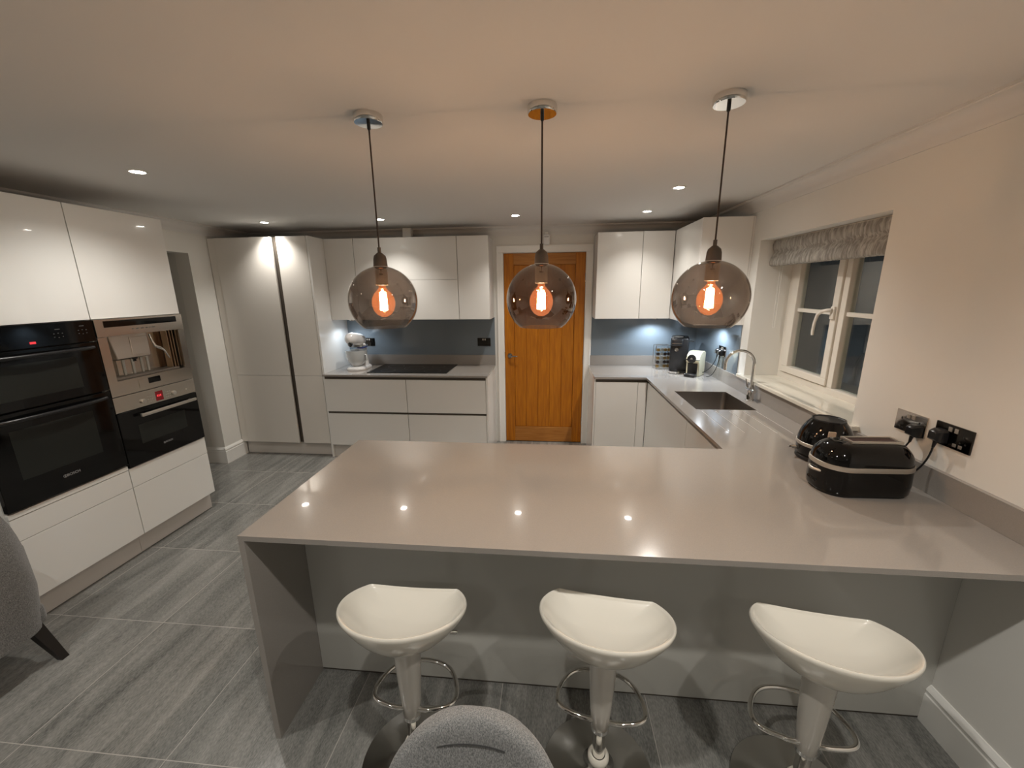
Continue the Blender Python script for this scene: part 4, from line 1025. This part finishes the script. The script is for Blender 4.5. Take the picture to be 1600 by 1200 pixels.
# ------------------------------------------------------------------ bar stools
def make_stool(loc, rot, label):
    t = thing('bar_stool', label, 'bar stool', loc, rot, 'white swivel stools at the breakfast bar')
    # seat: D-shaped scoop, straight low edge towards the bar (+y), raised rim all round the back
    A_, Bb, YFL = 0.217, 0.172, 0.110
    NA = 96
    def outline(th):
        x, y = A_*math.cos(th), Bb*math.sin(th)
        if y > YFL:
            k = YFL/y; y = YFL + (y-YFL)*0.10; 
        return x, y
    def rimz(x, y):
        tt = max(0.0, (YFL - y)/(YFL+Bb))           # 0 at the straight front, 1 at the back
        return 0.672 + 0.062*tt**1.3 + 0.018*(abs(x)/A_)**2
    outer = [outline(2*PI*j/NA) for j in range(NA)]
    def pt(j, s, z): return (outer[j][0]*s, outer[j][1]*s, z)
    rings = []
    zc = 0.628
    for s in (0.04, 0.2, 0.4, 0.55, 0.68, 0.78, 0.86, 0.91, 0.945):      # inside of the dish
        ring = []
        for j in range(NA):
            x, y = outer[j]; rz = rimz(x, y); fr = max(0.0, min(1.0, (y-0.02)/(YFL-0.02)))
            rise = (s/0.945)**(3.6 - 1.4*fr)
            zin = zc + (rz - 0.004 - zc)*rise
            ring.append(pt(j, s, zin))
        rings.append(ring)
    for s, dz in ((0.962, 0.0015), (0.985, 0.003), (1.0, 0.0), (1.006, -0.006), (1.0, -0.014)):
        rings.append([pt(j, s, rimz(*outer[j]) + dz) for j in range(NA)])
    nin = len(rings)
    b = B(); b.rings(rings, cap0=True)
    seat_rings = rings[-1]
    rr = [seat_rings]
    for k in range(1, 12):
        s = 1-k/11; g = 1-s**2.5
        ring = []
        for j in range(NA):
            x0, y0, z0 = seat_rings[j]; th = 2*PI*j/NA
            xs_, ys_ = 0.046*math.cos(th), 0.046*math.sin(th)
            ring.append((xs_ + (x0-xs_)*s, ys_ + (y0-ys_)*s, z0 + (0.577-z0)*g))
        rr.append(ring)
    b.rings(rr, cap1=True)
    bmesh.ops.remove_doubles(b.bm, verts=b.bm.verts, dist=1e-5)
    obj('seat', b, SEATW, t, 55, local=True)
    obj('stem_cover', B().lathe([(0.062, 0.592), (0.052, 0.572), (0.048, 0.535), (0.043, 0.42), (0.037, 0.32), (0.032, 0.240), (0.029, 0.236)], (0, 0, 0), 40, cap0=True, cap1=True), STEMW, t, 50, local=True)
    obj('gas_column', B().lathe([(0.030, 0.240), (0.031, 0.224), (0.024, 0.220), (0.0225, 0.218), (0.0225, 0.095)], (0, 0, 0), 32, cap0=True, cap1=True), CHROME, t, 40, local=True)
    obj('collar', B().lathe([(0.024, 0.104), (0.032, 0.108), (0.0375, 0.100), (0.038, 0.086), (0.034, 0.076), (0.024, 0.076)], (0, 0, 0), 32), SEATW, t, 50, local=True)
    obj('base', B().lathe([(0.0, 0.0), (0.201, 0.0), (0.203, 0.004), (0.200, 0.009), (0.165, 0.014), (0.110, 0.022), (0.070, 0.036), (0.046, 0.056), (0.036, 0.078), (0.0, 0.079)], (0, 0, 0), 72), mat('satin_chrome_base', (0.50, 0.49, 0.47), 0.16, metal=1.0), t, 50, local=True)
    ctl = [(0.020, -0.012), (0.060, -0.014), (0.150, 0.006), (0.160, 0.060), (0.120, 0.140), (0.050, 0.172), (-0.050, 0.172), (-0.120, 0.140), (-0.160, 0.060), (-0.150, 0.006), (-0.060, -0.014), (-0.020, -0.012)]
    for _ in range(3):                                   # D-shaped foot ring on the far side, corners rounded off
        nc = [ctl[0]]
        for p, q in zip(ctl[:-1], ctl[1:]):
            nc += [(0.75*p[0]+0.25*q[0], 0.75*p[1]+0.25*q[1]), (0.25*p[0]+0.75*q[0], 0.25*p[1]+0.75*q[1])]
        ctl = nc + [ctl[-1]]
    pts = [(x, y, 0.272 + 0.06*y) for x, y in ctl]
    obj('footrest', B().tube(pts, 0.0085, 12), CHROME, t, 60, local=True)
    obj('height_lever', B().tube([(0.03, 0.01, 0.575), (0.10, 0.035, 0.565), (0.165, 0.06, 0.545)], [0.005, 0.006, 0.008], 10), CHROME, t, 60, local=True)
    return t
st = make_stool((-0.490, 1.105, 0), 0.0, 'left white bar stool, nearest the waterfall end of the breakfast bar')
dup(st, (0.190, 1.120, 0), math.radians(-7), 'middle white bar stool under the breakfast bar')
dup(st, (0.868, 1.105, 0), math.radians(-9), 'right white bar stool, nearest the window wall')

# ------------------------------------------------------------------ upholstered chairs
def tub_shell(W, D, r, zbot, zside, zback, flare, th, n=44, power=2.2, side_len=1.0):
    """upholstered shell open to -y; returns ring list going around the U. top height rises from arms to the back"""
    path = []
    hw = W/2
    pts = []
    ys0 = -D/2
    k1 = 12
    for k in range(k1): pts.append((hw, ys0 + (D-r)*k/k1, 1, 0))
    for k in range(13):
        a = PI/2*k/12; pts.append((hw-r+r*math.cos(a), D/2-r+r*math.sin(a), math.cos(a), math.sin(a)))
    for k in range(1, 12):
        pts.append((hw-r-(W-2*r)*k/12, D/2, 0, 1))
    for k in range(13):
        a = PI/2+PI/2*k/12; pts.append((-hw+r+r*math.cos(a), D/2-r+r*math.sin(a), math.cos(a), math.sin(a)))
    for k in range(1, k1+1): pts.append((-hw, D/2-r-(D-r)*k/k1, -1, 0))
    rings = []
    for x, y, nx, ny in pts:
        tt = max(0.0, min(1.0, (y+D/2)/D)); wback = max(0.0, 1-(abs(x)/(hw*0.90))**4)
        zt = zside + (zback-zside)*(tt**power)*(0.05+0.95*wback)
        fl = flare*(zt-zbot)
        o0 = Vector((x, y, zbot)); o1 = Vector((x+nx*fl, y+ny*fl, zt-th*0.4)); o2 = Vector((x+nx*fl-nx*th*0.12, y+ny*fl-ny*th*0.12, zt-th*0.12))
        o3 = Vector((x+nx*(fl-th*0.5), y+ny*(fl-th*0.5), zt)); o4 = Vector((x+nx*(fl-th*0.88), y+ny*(fl-th*0.88), zt-th*0.12)); o5 = Vector((x+nx*(fl-th), y+ny*(fl-th), zt-th*0.4))
        om = (o0+o1)/2 + Vector((nx*0.012, ny*0.012, 0)); i1 = Vector((x-nx*th, y-ny*th, zbot+0.02))
        rings.append([o0, om, o1, o2, o3, o4, o5, (o5+i1)/2, i1])
    return rings
# left armchair: seen in part, its back corner turned towards the kitchen
ac = thing('armchair', 'grey fabric armchair with dark tapered legs beside the oven housings', 'armchair', (-2.700, 1.125, 0), math.radians(-90))
b = B(); b.rings(tub_shell(0.60, 0.60, 0.13, 0.185, 0.615, 0.96, 0.035, 0.085), cap0=True, cap1=True)
obj('shell', b, FAB, ac, 60, local=True)
b = B(); b.box(-0.235, 0.235, -0.29, 0.22, 0.30, 0.455, 0.04, 4)
obj('seat_cushion', b, FAB, ac, 60, local=True)
b = B(); b.box(-0.295, 0.295, -0.29, 0.27, 0.185, 0.30, 0.03, 3)
obj('seat_base', b, FAB, ac, 60, local=True)
def leg(sx, sy, x, y, z1, dx, dy, parent):
    rr = []
    for k, (z, h) in enumerate(((z1, 0.026), (0.0, 0.015))):
        ox, oy = (0, 0) if k == 0 else (dx, dy)
        rr.append([(x+ox+a*h, y+oy+c*h, z) for a, c in ((1, 1), (-1, 1), (-1, -1), (1, -1))])
    bb = B(); bb.rings(rr, cap0=True, cap1=True)
    obj('leg', bb, DWOOD, parent, local=True)
for sx in (-1, 1):
    for sy in (-1, 1): leg(sx, sy, sx*0.235, sy*0.235, 0.21, sx*0.025, sy*0.085, ac)

dc = thing('dining_chair', 'grey fabric dining chair seen from above in front of the stools', 'chair', (-0.163, 0.455, 0), 0.0)
# curved back leaning away from the sitter, rounded top corners
b = B(); NU, NV = 33, 14
def backpt(u, v, side):
    """u -1..1 across, v 0..1 up"""
    wz = 0.226*(1-0.10*v) * (1.0 if v < 0.45 else math.sqrt(max(0.0, 1-((v-0.45)/0.55)**2.6))*0.98+0.02)
    x = u*wz
    y = 0.205 + 0.055*v - 0.42*(x*x)/0.235*0.55 - 0.0
    th = 0.030*(1-0.25*v)*math.sqrt(max(0.0, 1-abs(u)**6))*(1.0 if v < 0.9 else math.sqrt(max(0.0, 1-((v-0.9)/0.1)**2))+0.02)
    z = 0.40 + 0.392*v
    return (x, y + side*(th+0.003), z)
loops = []
for i in range(NV*2+1):
    v = i/(NV*2)
    v = 1-(1-v)**1.5
    ring = [backpt(-1+2*k/(NU-1), v, -1) for k in range(NU)] + [backpt(1-2*k/(NU-1), v, 1) for k in range(NU)]
    loops.append(ring)
b.rings(loops, cap0=True, cap1=True)
bk = obj('backrest', b, FAB, dc, 70, local=True)
pts = []
for k in range(15):
    u = -0.50+0.92*k/14; p = backpt(u/0.9, 0.86, -1); pts.append((p[0], p[1]-0.001, p[2]-0.006*(u/0.46)**2))
SEAM = mat('dark_seam_thread', (0.03, 0.03, 0.03), 0.9)
obj('seam', B().tube(pts, 0.0016, 6), SEAM, bk, local=True)
obj('seat', B().box(-0.23, 0.23, -0.25, 0.19, 0.385, 0.475, 0.035, 4), FAB, dc, 60, local=True)
for sx in (-1, 1):
    for sy in (-1, 1): leg(sx, sy, sx*0.17, sy*0.16-0.02, 0.39, sx*0.04, sy*0.05, dc)
